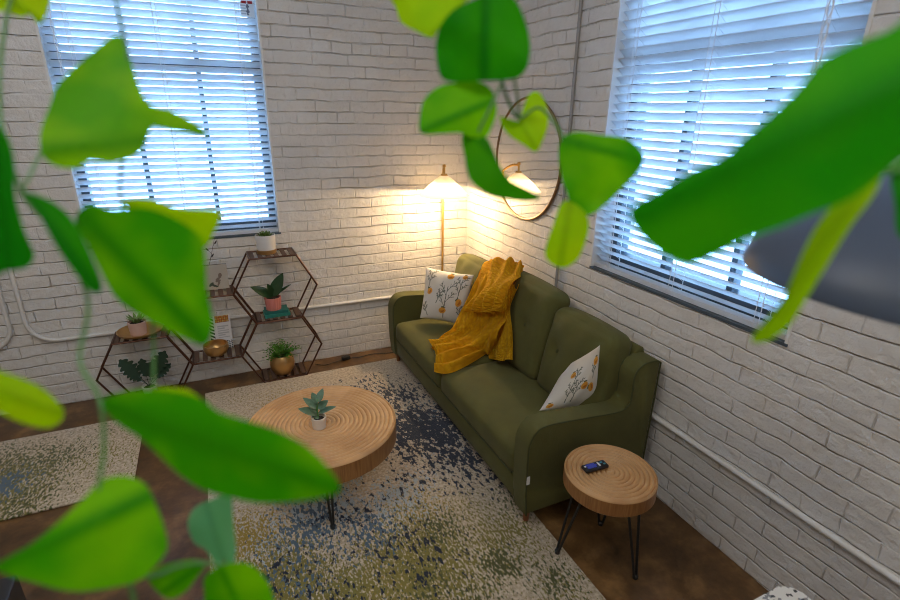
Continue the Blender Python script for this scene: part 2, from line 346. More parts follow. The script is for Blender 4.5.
def rbox(bm, dim, r, n=14, bulge=(0, 0, 0), dents=(), fn=None, mtx=None):
    """rounded, puffed cushion centred at the origin; dents: (x, z, depth, sigma) on the -y... face given by fn"""
    hx, hy, hz = dim[0]/2, dim[1]/2, dim[2]/2; V = {}
    def vert(p):
        key = tuple(round(c, 5) for c in p)
        if key in V: return V[key]
        q = Vector((p[0]*hx, p[1]*hy, p[2]*hz)); inn = Vector((max(-hx+r, min(hx-r, q.x)), max(-hy+r, min(hy-r, q.y)), max(-hz+r, min(hz-r, q.z))))
        d = q-inn
        if d.length > 1e-9: q = inn+d.normalized()*r if d.length > r else q
        u = p
        q.x += bulge[0]*u[0]*(1-u[1]**2)*(1-u[2]**2); q.y += bulge[1]*u[1]*(1-u[0]**2)*(1-u[2]**2); q.z += bulge[2]*u[2]*(1-u[0]**2)*(1-u[1]**2)
        if fn: q = fn(q, u)
        if mtx: q = mtx @ q
        v = bm.verts.new(q); V[key] = v; return v
    for ax in range(3):
        for s in (-1, 1):
            def P(i, j):
                a, b = -1+2*i/n, -1+2*j/n
                a = math.sin(a*PI/2)*.35+a*.65; b = math.sin(b*PI/2)*.35+b*.65
                p = [0, 0, 0]; p[ax] = s; p[(ax+1) % 3] = a; p[(ax+2) % 3] = b; return p
            for i in range(n):
                for j in range(n):
                    f = [vert(P(i, j)), vert(P(i+1, j)), vert(P(i+1, j+1)), vert(P(i, j+1))]
                    bm.faces.new(f if s > 0 else f[::-1])
def prism_y(bm, prof, y0, y1, bev=0):
    a = [bm.verts.new((x, y0, z)) for x, z in prof]; b = [bm.verts.new((x, y1, z)) for x, z in prof]; k = len(prof)
    f1 = bm.faces.new(a); f2 = bm.faces.new(b[::-1])
    for i in range(k): bm.faces.new((a[i], a[(i+1) % k], b[(i+1) % k], b[i]))
    if bev: bmesh.ops.bevel(bm, geom=list(set(f1.edges) | set(f2.edges)), offset=bev, segments=3, affect='EDGES', profile=.5)
def leaf_blade(bm, base, tip, width, up, n=8, m=4, cup=.15, droop=.0, shape=None):
    """pointed oval leaf from base to tip"""
    base, tip, up = Vector(base), Vector(tip), Vector(up).normalized(); ax = tip-base; ln = ax.length; t = ax.normalized()
    sd = t.cross(up).normalized(); nn = sd.cross(t); rows = []
    for i in range(n+1):
        u = i/n; wd = width/2*((math.sin(PI*u**.75))**.8 if shape is None else shape(u)); wd = max(wd, width*.01)
        row = []
        for j in range(-m, m+1):
            v = j/m
            row.append(bm.verts.new(base+ax*u+sd*wd*v+nn*(cup*wd*v*v*1.0 - droop*ln*u*u)))
        rows.append(row)
    for a, b in zip(rows, rows[1:]):
        for j in range(2*m): bm.faces.new((a[j], a[j+1], b[j+1], b[j]))

# ------------------------------------------------------------------ room shell
XR, YB, XL, YF, ZC = 1.84, 3.654, -3.2, -2.6, 3.6
TH = 0.28
LW = (-0.715, 0.411, 1.0, 3.10)     # left window opening on the back wall: x0, x1, z0, z1
RW = (1.027, 2.135, 1.013, 3.12)    # right window opening: y0, y1, z0, z1
b = B(); box(b, XL-TH, XR+TH, YF-TH, YB+TH, -.12, 0); struct(obj('floor', b, M['floor'], smooth=False))
b = B(); box(b, XL-TH, XR+TH, YF-TH, YB+TH, ZC, ZC+.15); struct(obj('ceiling', b, M['plaster'], smooth=False))
b = B()
box(b, XL-TH, LW[0], YB, YB+TH, 0, ZC); box(b, LW[1], XR+TH, YB, YB+TH, 0, ZC); box(b, LW[0], LW[1], YB, YB+TH, 0, LW[2]); box(b, LW[0], LW[1], YB, YB+TH, LW[3], ZC)
struct(obj('wall_back', b, M['brick_back'], smooth=False))
b = B()
box(b, XR, XR+TH, YF-TH, RW[0], 0, ZC); box(b, XR, XR+TH, RW[1], YB, 0, ZC); box(b, XR, XR+TH, RW[0], RW[1], 0, RW[2]); box(b, XR, XR+TH, RW[0], RW[1], RW[3], ZC)
struct(obj('wall_right', b, M['brick_right'], smooth=False))
b = B(); box(b, XL-TH, XL, YF-TH, YB, 0, ZC); struct(obj('wall_left', b, M['brick_right'], smooth=False))
b = B(); box(b, XL, XR, YF-TH, YF, 0, ZC); struct(obj('wall_front', b, M['brick_back'], smooth=False))

# window k: local frame u along the wall, d depth into the wall, z up
def build_window(name, u0, u1, z0, z1, P):
    """P(u, d, z) -> world"""
    def bx(bm, ua, ub, da, db, za, zb):
        vs_ = [bm.verts.new(P(u, d, z)) for u in (ua, ub) for d in (da, db) for z in (za, zb)]
        for f in ((0, 1, 3, 2), (4, 6, 7, 5), (0, 4, 5, 1), (2, 3, 7, 6), (0, 2, 6, 4), (1, 5, 7, 3)): bm.faces.new([vs_[i] for i in f])
    fr = B(); D0, D1 = .12, .20; zm = z0+1.055; s = .055
    bx(fr, u0, u0+s, D0, D1, z0, z1); bx(fr, u1-s, u1, D0, D1, z0, z1); bx(fr, u0+s, u1-s, D0, D1, z0, z0+.085); bx(fr, u0+s, u1-s, D0, D1, z1-.06, z1)
    bx(fr, u0+s, u1-s, D0, D1, zm-.035, zm+.035)
    for k in (1, 2):
        uc = u0+(u1-u0)*k/3
        bx(fr, uc-.014, uc+.014, D0+.015, D1-.015, z0+.085, zm-.035); bx(fr, uc-.014, uc+.014, D0+.015, D1-.015, zm+.035, z1-.06)
    w_ = struct(obj(name, fr, M['dark_frame'], smooth=False))
    g = B(); bx(g, u0+s, u1-s, .158, .163, z0+.085, zm-.035); obj('glass', g, M['glass'], w_, smooth=False)
    g = B(); bx(g, u0+s, u1-s, .158, .163, zm+.035, z1-.06); obj('glass', g, M['glass'], w_, smooth=False)
    t = B(); q = .012
    bx(t, u0, u0+q, -.004, D0, z0+q, z1-q); bx(t, u1-q, u1, -.004, D0, z0+q, z1-q); bx(t, u0, u1, -.004, D0, z1-q, z1)
    obj('jamb_lining', t, M['white_paint'], w_, smooth=False)
    sl = B(); bx(sl, u0, u1, -.004, D0, z0, z0+q); obj('sill', sl, M['dark_frame'], w_, smooth=False)
    return w_
PL = lambda u, d, z: Vector((u, YB+d, z))
PR = lambda u, d, z: Vector((XR+d, u, z))
build_window('window_1', *LW, PL)
build_window('window_2', *RW, PR)

def build_blind(label, u0, u1, z0, z1, P, side, dc, tilt, pitch=.040, cords=(), wand=None, tagbox=None):
    root = thing('window_blind', label, 'window blind', P((u0+u1)/2, dc, z1-.02), 'slatted window blinds')
    ua, ub = u0+.014, u1-.014
    s = B(); n = int((z1-.09-(z0+.06))/pitch); ca, sa = math.cos(tilt), math.sin(tilt); wd = .05
    for k in range(n+1):
        zc = z0+.065+k*pitch
        rows = []
        for i in range(5):
            v = -1+2*i/4; cr = .003*(1-v*v)
            d = dc+(wd/2*v)*ca+cr*sa; z = zc-(wd/2*v)*sa+cr*ca
            rows.append((d, z))
        top = [[s.verts.new(P(u, d, z+.0012)) for (d, z) in rows] for u in (ua, ub)]
        bot = [[s.verts.new(P(u, d, z-.0012)) for (d, z) in rows] for u in (ua, ub)]
        for i in range(4):
            s.faces.new((top[0][i], top[0][i+1], top[1][i+1], top[1][i])); s.faces.new((bot[0][i], bot[1][i], bot[1][i+1], bot[0][i+1]))
        for e in (0, 4): s.faces.new((top[0][e], top[1][e], bot[1][e], bot[0][e]))
        for e in (0, 1): s.faces.new([top[e][i] for i in range(5)]+[bot[e][i] for i in range(4, -1, -1)])
    obj('slats', s, M['slat'], root, angle=50)
    r = B()
    def bx(bm, ua_, ub_, da, db, za, zb):
        vs_ = [bm.verts.new(P(u, d, z)) for u in (ua_, ub_) for d in (da, db) for z in (za, zb)]
        for f in ((0, 1, 3, 2), (4, 6, 7, 5), (0, 4, 5, 1), (2, 3, 7, 6), (0, 2, 6, 4), (1, 5, 7, 3)): bm.faces.new([vs_[i] for i in f])
    bx(r, ua, ub, dc-.025, dc+.025, z0+.015, z0+.037); obj('bottom_rail', r, M['slat'], root, smooth=False)
    r = B(); bx(r, ua, ub, dc-.03, dc+.03, z1-.07, z1-.012); obj('head_rail', r, M['white_paint'], root, smooth=False)
    for u in cords:
        c = B()
        for dd in (dc-.031, dc+.031): tube(c, [P(u, dd, z0+.03), P(u, dd, z1-.06)], .0016, 5)
        for k in range(n+1): zc = z0+.06+k*pitch; tube(c, [P(u, dc-.031, zc+.018), P(u, dc+.031, zc-.024)], .0008, 4)
        tube(c, [P(u+.02, dc-.033, z0+.03), P(u+.02, dc-.033, z1-.06)], .0014, 5)
        obj('ladder_cord', c, M['cord'], root)
    if wand:
        c = B(); u, zlo = wand; L = z1-.08-zlo; nn = 60
        for ph in (0, PI):
            tube(c, [P(u+.007*math.cos(k*.9+ph), dc-.045+.007*math.sin(k*.9+ph), z1-.08-L*k/nn) for k in range(nn+1)], .0022, 5)
        lathe(c, [(0, 0), (.008, .004), (.01, .02), (.006, .04), (0, .045)], 12, P(u, dc-.045, zlo-.04))
        obj('pull_cord', c, M['cord'], root)
    if tagbox:
        u, z, wd_, hh = tagbox; l = B(); nx, nz = 20, 28
        lay = l.loops.layers.float_color.new('pattern')
        g = [[l.verts.new(P(u+wd_*(i/nx-.5), dc-.034-.004*(j/nz), z+hh*(j/nz-.5))) for j in range(nz+1)] for i in range(nx+1)]
        for i in range(nx):
            for j in range(nz):
                f = l.faces.new((g[i][j], g[i+1][j], g[i+1][j+1], g[i][j+1])); a, c_ = (i+.5)/nx, (j+.5)/nz
                col = (.78, .76, .74, 1)
                if .72 < c_ < .86 and .08 < a < .92 and not .45 < a < .55: col = (.45, .02, .03, 1)
                elif abs(a-.52) < .09+.04*math.sin(c_*25) and .12 < c_ < .68: col = (.18, .18, .2, 1)
                elif a < .4 and int(c_*14) % 2 == 0 and .1 < c_ < .65: col = (.5, .5, .5, 1)
                for lp in f.loops: lp[lay] = col
        bmesh.ops.solidify(l, geom=l.faces[:], thickness=.0006)
        obj('warning_label', l, M['label'], root, smooth=False)
    return root
build_blind('white slatted blind over the left window, warning label near its top right', *LW, PL, 1, .04, math.radians(36), cords=(LW[0]+.13, -.16, LW[1]-.13), wand=(LW[0]+.075, 1.75), tagbox=(.348, 2.372, .075, .10))
build_blind('white slatted blind over the right window behind the sofa end', *RW, PR, -1, .04, math.radians(39), cords=(RW[1]-.14, 1.58, RW[0]+.13), wand=(RW[0]+.13, 1.9))

# conduits on the walls
def conduit(pts, r, label, m='conduit', clips=()):
    t = thing('conduit', label, 'pipe', pts[0], 'conduits on the brick walls')
    c = B(); tube(c, pts, r, 10); obj('pipe', c, M[m], t)
    for p, d in clips:
        c = B(); p = Vector(p)
        if d == 'y': box(c, p.x-.010, p.x+.010, p.y-r-.003, p.y+r+.002, p.z-r-.012, p.z+r+.012, .002, 1)
        else: box(c, p.x-r-.003, p.x+r+.002, p.y-.010, p.y+.010, p.z-r-.012, p.z+r+.012, .002, 1)
        obj('strap', c, M[m], t)
rc = .0125; yc = YB-rc-.002; xc = XR-rc-.002
def bend(cx, cz, r, a0, a1, n=10): return [(cx+r*math.cos(a0+(a1-a0)*i/n), yc, cz+r*math.sin(a0+(a1-a0)*i/n)) for i in range(n+1)]
conduit([(-1.105, yc, 3.5)]+bend(-1.105+.14, .45+.14, .14, PI, 1.5*PI)+[(XR-.02, yc, .43)], rc, 'white painted conduit bending right along the back wall behind the shelf')
conduit([(-1.185, yc, 3.5)]+bend(-1.185-.14, .435+.14, .14, 0, -.5*PI)+[(-3.1, yc, .435)], rc, 'white painted conduit bending left at the left edge of the back wall')
conduit([(xc, YB-.03, .422), (xc, -2.4, .418)], rc, 'white painted conduit running low along the right brick wall', clips=[((xc, -.2, .418), 'x')])
conduit([(XR-.011, 2.407, 3.55), (XR-.011, 2.407, .44)], .009, 'thin grey vertical conduit on right wall between mirror and window', 'grey_pipe')

# ------------------------------------------------------------------ rugs
def rug(x0, x1, y0, y1, m, label, rot=0):
    bm = B(); nx, ny = 40, 60
    box(bm, x0, x1, y0, y1, .001, .012, .004, 2)
    return tag(obj('area_rug', bm, m, smooth=True), label, 'rug')
navy = (.008, .017, .04); blue = (.075, .125, .18); olive = (.20, .175, .04); gold_ = (.30, .21, .03); green = (.075, .085, .025); pale = (.38, .44, .48)
def fl(px, py, r, k): v = on_z(.012, px, py); return (v.x, v.y, r, k)
rug(-.205, 1.205, .98, 3.425, rug_mat('abstract_rug', [
    (pale, 38, [fl(320, 500, .45, .62), fl(400, 500, .4, .6), fl(270, 540, .35, .5), fl(460, 440, .5, .35)]),
    (gold_, 52, [fl(245, 540, .4, .6), fl(240, 590, .4, .62), fl(280, 400, .5, .36), fl(420, 510, .4, .42), fl(400, 580, .5, .4)]),
    (olive, 52, [fl(420, 565, .65, .72), fl(500, 540, .45, .58), fl(290, 590, .55, .7), fl(350, 600, .5, .68), fl(470, 510, .35, .4), fl(560, 590, .35, .42), fl(240, 395, .3, .3)]),
    (green, 46, [fl(520, 500, .30, .46), fl(440, 530, .28, .5), fl(500, 565, .2, .62), fl(555, 580, .25, .5), fl(430, 590, .3, .45), fl(480, 600, .3, .45)]),
    (blue, 38, [fl(370, 530, .38, .52), fl(310, 525, .42, .56), fl(300, 575, .35, .42), fl(430, 420, .5, .40), fl(260, 580, .3, .4)]),
    (navy, 29, [fl(425, 430, .60, .80), fl(455, 460, .5, .60), fl(400, 395, .45, .62), fl(505, 470, .45, .52), fl(420, 480, .4, .42), fl(350, 515, .4, .34), fl(420, 555, .5, .38), fl(330, 590, .4, .36), fl(370, 385, .4, .42), fl(270, 575, .3, .36)]),
], 1), 'beige area rug with navy, blue and olive flecks under the coffee table')
rug(-1.95, -.545, 2.56, 3.30, rug_mat('small_rug', [
    (pale, 40, [(-1.12, 2.85, .25, .5)]), (green, 48, [(-1.2, 2.95, .6, .62), (-.98, 2.98, .4, .6), (-1.05, 2.7, .45, .6), (-.75, 3.2, .3, .3)]), (olive, 50, [(-1.2, 2.8, .7, .55), (-.7, 2.9, .6, .40)]), (blue, 40, [(-1.15, 2.85, .3, .6)]),
], 4), 'smaller beige and dark green rug at the left edge')

# ------------------------------------------------------------------ sofa
X0, X1, YN, YFa = 1.10, 1.80, 1.53, 3.42     # front, back, near end, far end
AT = .10
sofa = thing('sofa', 'olive green upholstered sofa against the right brick wall', 'sofa', (1.45, 2.475, 0))
b = B(); box(b, X0+.012, X1-.01, YN+AT-.01, YFa-AT+.01, .092, .222, .018, 3); obj('base_frame', b, M['sofa'], sofa)
b = B()
prof = [(1.66, .16), (1.78, .16), (1.795, .735), (1.785, .76), (1.76, .77), (1.735, .76), (1.72, .735)]
prism_y(b, prof, YN+AT-.005, YFa-AT+.005, .012); obj('backrest', b, M['sofa'], sofa)
arm_ctrl = [(X0-.006, .20), (X0-.010, .42), (X0-.002, .485), (X0+.028, .53), (X0+.075, .548), (X0+.16, .545), (X0+.32, .530), (X0+.46, .517), (X0+.515, .522), (X0+.545, .55), (X0+.550, .61), (X0+.548, .67), (X0+.562, .712), (X0+.60, .738), (X0+.65, .742), (X1-.02, .738), (X1, .728)]
arm_prof = [(X0+.004, .092)] + [(p.x, p.y) for p in catmull([(a, c, 0) for a, c in arm_ctrl], 4)] + [(X1-.012, .092)]
for (ya, yb) in ((YN, YN+AT), (YFa-AT, YFa)):
    b = B(); prism_y(b, arm_prof, ya, yb, .012); a = obj('arm', b, M['sofa'], sofa, angle=50)
    b = B()
    for yy in (ya+.001, yb-.001):
        tube(b, [(x+(.006 if i < 14 else 0), yy, z-.004) for i, (x, z) in enumerate(arm_prof)], .0042, 6)
    obj('piping', b, M['piping'], a)
ymid = 2.50
def seat_fn(q, u):
    return q
for (ya, yb) in ((YN+AT+.003, ymid-.002), (ymid+.002, YFa-AT-.003)):
    b = B(); Mx = Matrix.Translation(((X0+1.70)/2, (ya+yb)/2, .288))
    rbox(b, (1.70-X0, yb-ya, .145), .042, 18, (.004, 0, .028), mtx=Mx); s = obj('seat_cushion', b, M['sofa'], sofa, angle=None)
    b = B(); zz = .232
    tube(b, [(X0+.004, ya+.03, zz), (X0+.002, (ya+yb)/2, zz), (X0+.004, yb-.03, zz)], .004, 6); obj('piping', b, M['piping'], s)
backs = [(YN+AT+.002, 2.115, .475, 0), (2.12, 2.745, .53, 1), (2.75, YFa-AT-.002, .475, 2)]
for (ya, yb, hh, k) in backs:
    W = yb-ya; btn = [(-W*.22, .02), (W*.22, .02)]
    def fn(q, u, btn=btn, W=W, hh=hh):
        for (by, bz) in btn:
            g = math.exp(-(((q.y-by)/.045)**2+((q.z-bz)/.045)**2))
            if u[0] < 0: q.x += .03*g
        if u[0] < 0:
            q.x += .005*math.sin(q.y*38+q.z*9)*math.exp(-((abs(q.z)-hh*.36)/.05)**2)
        return q
    lean = math.radians(13)
    Mx = Matrix.Translation((1.625, (ya+yb)/2, .355+hh/2)) @ Matrix.Rotation(lean, 4, 'Y')
    b = B(); rbox(b, (.15, W, hh), .055, 22, (.042, .004, .016), fn=fn, mtx=Mx); c = obj('back_cushion', b, M['sofa'], sofa, angle=None)
    for (by, bz) in btn:
        b = B(); lathe(b, [(0, .006), (.007, .005), (.011, .001), (.011, -.004)], 12)
        bmesh.ops.transform(b, matrix=Mx @ Matrix.Translation((-.075-.042+.036, by, bz)) @ Matrix.Rotation(-PI/2, 4, 'Y'), verts=b.verts)
        obj('button', b, M['piping'], c)
for lx, ly in ((X0+.045, YN+.05), (X0+.045, YFa-.05), (X1-.06, YN+.05), (X1-.06, YFa-.05)):
    b = B(); lathe(b, [(0, 0.0), (.014, 0.0), (.02, .083 if lx < 1.2 else .095), (0, .083 if lx < 1.2 else .095)], 16, (lx, ly, .0125 if lx < 1.2 and ly > 1.0 else 0.0)); obj('leg', b, M['sofa_wood'], sofa)
b = B(); box(b, X0-.004, X0+.012, YN-.004, YN+.003, .265, .305); obj('care_tag', b, M['tag'], sofa, smooth=False)

# ------------------------------------------------------------------ pillows with lemon print
def pillow(label, corners, puff, seed, lemons, sprigs):
    """corners: bottom-left, bottom-right, top-right, top-left as the printed face is seen"""
    bl, br, tr, tl = [Vector(c) for c in corners]; nrm = (br-bl).cross(tl-bl).normalized()
    n = 110; bm = B(); lay = bm.verts.layers.float_color.new('pattern')
    segs = []
    for (x, y, ang, ln) in sprigs:
        def br_(x, y, a, l, lv):
            x2, y2 = x+math.cos(a)*l, y+math.sin(a)*l; segs.append((x, y, x2, y2, .006 if lv else .008))
            if lv < 2:
                for t, s in ((.35, 1), (.5, -1), (.7, 1), (.85, -1)):
                    br_(x+(x2-x)*t, y+(y2-y)*t, a+s*.6, l*(.42 if lv == 0 else .3), lv+1)
        br_(x, y, ang, ln, 0)
    def colour(u, v):
        for (lx, ly, r, an) in lemons:
            dx, dy = u-lx, v-ly; a, c = dx*math.cos(an)+dy*math.sin(an), -dx*math.sin(an)+dy*math.cos(an)
            e = (a/(r*1.25))**2+(c/r)**2
            if e < 1: return (.42, .13, .012, 1) if e < .35 and c < 0 else (.66, .30, .03, 1)
            if e < 1.9 and c > r*.75 and a > 0: return (.08, .10, .04, 1)
        for (x, y, x2, y2, w_) in segs:
            dx, dy = x2-x, y2-y; t = max(0, min(1, ((u-x)*dx+(v-y)*dy)/(dx*dx+dy*dy)))
            if (u-x-dx*t)**2+(v-y-dy*t)**2 < w_*w_: return (.13, .14, .11, 1)
        return (.70, .66, .59, 1)
    for s in (1, -1):
        g = []
        for i in range(n+1):
            row = []
            for j in range(n+1):
                u, v = i/n, j/n; a, c = 2*u-1, 2*v-1
                pin = 1-.055*(1-a*a)*abs(c)**2 ; pin2 = 1-.055*(1-c*c)*abs(a)**2
                uu, vv = .5+(u-.5)*pin2, .5+(v-.5)*pin
                p = bl*(1-uu)*(1-vv)+br*uu*(1-vv)+tr*uu*vv+tl*(1-uu)*vv
                h = puff*((1-a*a)*(1-c*c))**.5 if abs(a) < 1 and abs(c) < 1 else 0
                h += .004*math.sin(a*9+seed)*math.sin(c*7+seed*2)*(1-a*a)*(1-c*c)
                vt = bm.verts.new(p+nrm*h*s); vt[lay] = colour(u, v) if s > 0 else (.70, .66, .59, 1)
                row.append(vt)
            g.append(row)
        for i in range(n):
            for j in range(n):
                f = (g[i][j], g[i+1][j], g[i+1][j+1], g[i][j+1]); bm.faces.new(f if s > 0 else f[::-1])
    bmesh.ops.remove_doubles(bm, verts=bm.verts, dist=1e-5)
    return tag(obj('throw_pillow', bm, M['pillow'], angle=None), label, 'pillow', 'lemon print pillows on the sofa')
ST = .378
P1bl = Vector(on_z(ST+.01, 420, 318)); P1br = Vector(on_z(ST+.01, 464, 325))
P1bl, P1br = on_y(3.17, 420, 318), on_x(1.50, 465, 326)
P1tl, P1tr = on_y(3.28, 426, 267), on_x(1.52, 474, 275)
pillow('white lemon print pillow standing at the far end of the sofa by the lamp', (P1bl, P1br, P1tr, P1tl), .07, 1,
       [(.18, .55, .055, .9), (.50, .22, .06, .3), (.82, .42, .062, 1.2), (.58, .90, .055, .2), (.86, .93, .04, .5)],
       [(.52, .08, 1.5, .62), (.78, .45, 1.45, .42), (.13, .6, 1.4, .33), (.17, .08, 2.0, .22), (.35, .35, 1.2, .25), (.88, .1, 1.7, .22)])
Q_a, Q_b, Q_c = on_z(.380, 539, 411), on_z(.385, 596, 412), on_x(1.50, 600, 345)
Q_d = on_x(1.53, 566, 366)
pillow('white lemon print pillow leaning in the near corner of the sofa', (Q_a, Q_b, Q_c, Q_d), .095, 2,
       [(.10, .14, .05, .9), (.62, .52, .06, .4), (.78, .47, .06, 1.9), (.86, .84, .055, .2), (.3, .75, .05, .5)],
       [(.32, .22, 1.5, .36), (.42, .24, 1.4, .36), (.35, .58, 1.3, .25), (.8, .6, 1.5, .2)])

# ------------------------------------------------------------------ mustard throw blanket
def blanket():
    bm = B(); uvl = bm.loops.layers.uv.new('weave'); V3 = Vector
    def sheet(rows, nu, nv, amp, freq, seed, off=0.0, su=40, sv=26):
        ks = [catmull(r, max(2, nv//(len(r)-1))) for r in rows]; m = min(len(k) for k in ks); ks = [k[:m] for k in ks]
        cols = [catmull([k[j] for k in ks], max(2, nu//(len(ks)-1))) for j in range(m)]
        n = len(cols[0]); G = [[None]*m for _ in range(n)]
        for i in range(n):
            for j in range(m):
                p = cols[j][i]
                du = cols[j][min(i+1, n-1)]-cols[j][max(i-1, 0)]; dv = cols[min(j+1, m-1)][i]-cols[max(j-1, 0)][i]
                nn = dv.cross(du); nn = nn.normalized() if nn.length > 1e-9 else V3((-.7, 0, .7))
                if nn.dot(V3((-.7, 0, .7))) < 0: nn = -nn
                a, c = i/(n-1), j/(m-1)
                tp = .3+.7*min(1, a*3.2)
                h = tp*amp*(1.3*math.sin(c*freq+a*2.2+seed)**2 + .5*math.sin(c*freq*1.9-a*3+seed*2)) + amp*.5*math.sin(a*13+c*5+seed)
                G[i][j] = (bm.verts.new(p+nn*(off+h)), a, c)
        for i in range(n-1):
            for j in range(m-1):
                q = (G[i][j], G[i+1][j], G[i+1][j+1], G[i][j+1]); f = bm.faces.new([x[0] for x in q])
                for lp, x in zip(f.loops, q): lp[uvl].uv = (x[1]*su, x[2]*sv)
    S = .388
    # main fall: from behind the back, over the cushion, down and diagonally across the seat
    sheet([[on_x(1.80, 489, 280)-V3((0, 0, .10)), on_x(1.80, 508, 280)-V3((0, 0, .08)), on_x(1.80, 524, 290)-V3((0, 0, .08))],
           [on_x(1.765, 488, 268), on_x(1.765, 505, 265), on_x(1.765, 522, 271)],
           [on_x(1.66, 486, 270), on_x(1.66, 500, 268), on_x(1.66, 521, 278)],
           [on_x(1.52, 477, 285), on_x(1.54, 494, 288), on_x(1.54, 513, 296)],
           [on_x(1.455, 466, 311), on_x(1.48, 485, 314), on_x(1.48, 508, 320)],
           [on_z(S+.075, 453, 330), on_z(S+.075, 476, 333), on_x(1.44, 501, 332)],
           [on_z(S+.045, 442, 336), on_z(S+.03, 462, 346), on_z(S, 489, 352)],
           [on_z(S+.010, 435, 341), on_z(S, 440, 355), on_z(S, 455, 369)],
           [on_z(S-.003, 432, 343), on_z(S-.004, 436, 357), on_z(S-.003, 434, 370)]],
          72, 60, .027, 13, .4)
    # folded-back upper layer with its lower hem on the cushion front
    sheet([[on_x(1.74, 489, 266), on_x(1.74, 506, 263), on_x(1.74, 523, 269)],
           [on_x(1.64, 487, 272), on_x(1.63, 503, 270), on_x(1.64, 522, 279)],
           [on_x(1.525, 481, 292), on_x(1.51, 497, 292), on_x(1.52, 515, 297)],
           [on_x(1.475, 474, 314), on_x(1.46, 490, 314), on_x(1.47, 508, 313)]],
          48, 60, .025, 14, 1.7, .028)
    # tail hanging straight down at the right to the seat
    sheet([[on_x(1.68, 500, 273), on_x(1.68, 511, 273), on_x(1.68, 523, 276)],
           [on_x(1.585, 500, 287), on_x(1.58, 511, 287), on_x(1.59, 520, 288)],
           [on_x(1.52, 499, 305), on_x(1.515, 507, 305), on_x(1.52, 514, 304)],
           [on_x(1.49, 500, 328), on_x(1.475, 507, 328), on_x(1.49, 513, 326)],
           [on_x(1.475, 494, 350), on_x(1.45, 505, 350), on_x(1.475, 513, 348)],
           [on_x(1.46, 492, 359), on_x(1.43, 503, 361), on_x(1.455, 514, 360)]],
          48, 24, .012, 8, 2.9, .006)
    bmesh.ops.solidify(bm, geom=bm.faces[:], thickness=-.010)
    return tag(obj('throw_blanket', bm, M['knit'], angle=None), 'mustard yellow knitted throw draped over the sofa back and seat', 'blanket')
blanket()

# ------------------------------------------------------------------ drum tables
def drum_table(name, label, c, r, ztop, th, feet, rings, zf, turn=0, groove=.0055):
    t = thing(name, label, 'table', (c[0], c[1], zf), 'round wooden drum tables')
    cc = Vector((0, 0, 0)); b = B(); prof = [(0, ztop-.002)]
    R_ = r-.012; N_ = rings*8
    for i in range(1, N_+1):
        rr = R_*i/N_; prof.append((rr, ztop - groove*(1-abs(math.sin(rings*PI*i/N_))**.6)))
    prof += [(r-.006, ztop+.001), (r-.001, ztop-.003), (r, ztop-.008)]
    lathe(b, prof, 72, cc)
    o = obj('table_top', b, M['oak'], None, angle=60); o.location = (c[0], c[1], 0); attach2(o, t)
    b = B(); lathe(b, [(r, ztop-.008), (r, ztop-th+.008), (r-.008, ztop-th), (0, ztop-th)], 72, cc)
    o = obj('rim', b, M['oak_side'], None, angle=40); o.location = (c[0], c[1], 0); attach2(o, t)
    for (fx, fy, fzz) in feet:
        f = Vector((fx, fy, fzz)); dirv = Vector((fx-c[0], fy-c[1], 0)).normalized(); sd = Matrix.Rotation(turn, 3, 'Z') @ Vector((-dirv.y, dirv.x, 0)); ra = r*.62
        top = Vector((c[0], c[1], ztop-th-.001))+dirv*ra
        b = B(); fz = f+Vector((0, 0, .008))
        tube(b, [top+sd*.05, fz+sd*.008+(top-fz)*.0, fz+sd*.004-Vector((0, 0, .001)), fz-sd*.004-Vector((0, 0, .001)), fz-sd*.008, top-sd*.05], .0058, 8)
        box(b, -.06, .06, -.022, .022, -.005, 0, mtx=Matrix.Translation(top) @ Matrix.Rotation(math.atan2(sd.y, sd.x), 4, 'Z'))
        lathe(b, [(0, 0), (.011, 0), (.012, .014), (.006, .02), (0, .02)], 12, f)
        obj('leg', b, M['black'], t)
    return t
def attach2(o, t):
    attach(o, t)
CT, CTZ = (.352, 2.215), .372
f0 = on_z(.0125, 333, 528); a0 = math.atan2(f0.y-CT[1], f0.x-CT[0]); rf = (Vector((f0.x, f0.y))-Vector(CT)).length
drum_table('coffee_table', 'large round wooden drum coffee table with ringed top on the rug', CT, .360, CTZ, .105,
           [(CT[0]+rf*math.cos(a0+k*2*PI/3), CT[1]+rf*math.sin(a0+k*2*PI/3), .0125) for k in range(3)], 16, .0125, 1.2)
SD, SDZ = (1.332, 1.288), .440
g0 = on_z(0.0, 557, 555); g1 = on_z(0, 635, 578)
drum_table('side_table', 'small round wooden drum side table with hairpin legs beside the sofa arm', SD, .184, SDZ, .075,
           [(g0.x, g0.y, .0125), (g1.x, g1.y, 0), (1.455, 1.42, 0)], 9, 0, 0, .008)

# ------------------------------------------------------------------ remote on side table
rp = on_z(SDZ+.01, 595, 466.5); ra, rb_ = on_z(SDZ+.01, 584, 469.5), on_z(SDZ+.01, 606, 463.5)
ang = math.atan2(rb_.y-ra.y, rb_.x-ra.x); RL = (rb_-ra).length/2+.001
rm = thing('remote_control', 'small black remote with blue buttons on the side table', 'remote', (rp.x, rp.y, SDZ+.001))
MX = Matrix.Translation((rp.x, rp.y, SDZ+.0015)) @ Matrix.Rotation(ang, 4, 'Z')
b = B(); box(b, -RL, RL, -.021, .021, 0, .016, .006, 3); bmesh.ops.transform(b, matrix=MX, verts=b.verts); obj('body', b, M['remote'], rm)
def button(x, y, sx, sy, m, name='button'):
    b = B(); box(b, x-sx, x+sx, y-sy, y+sy, .015, .0185, .001, 1); bmesh.ops.transform(b, matrix=MX, verts=b.verts); obj(name, b, M[m], rm)
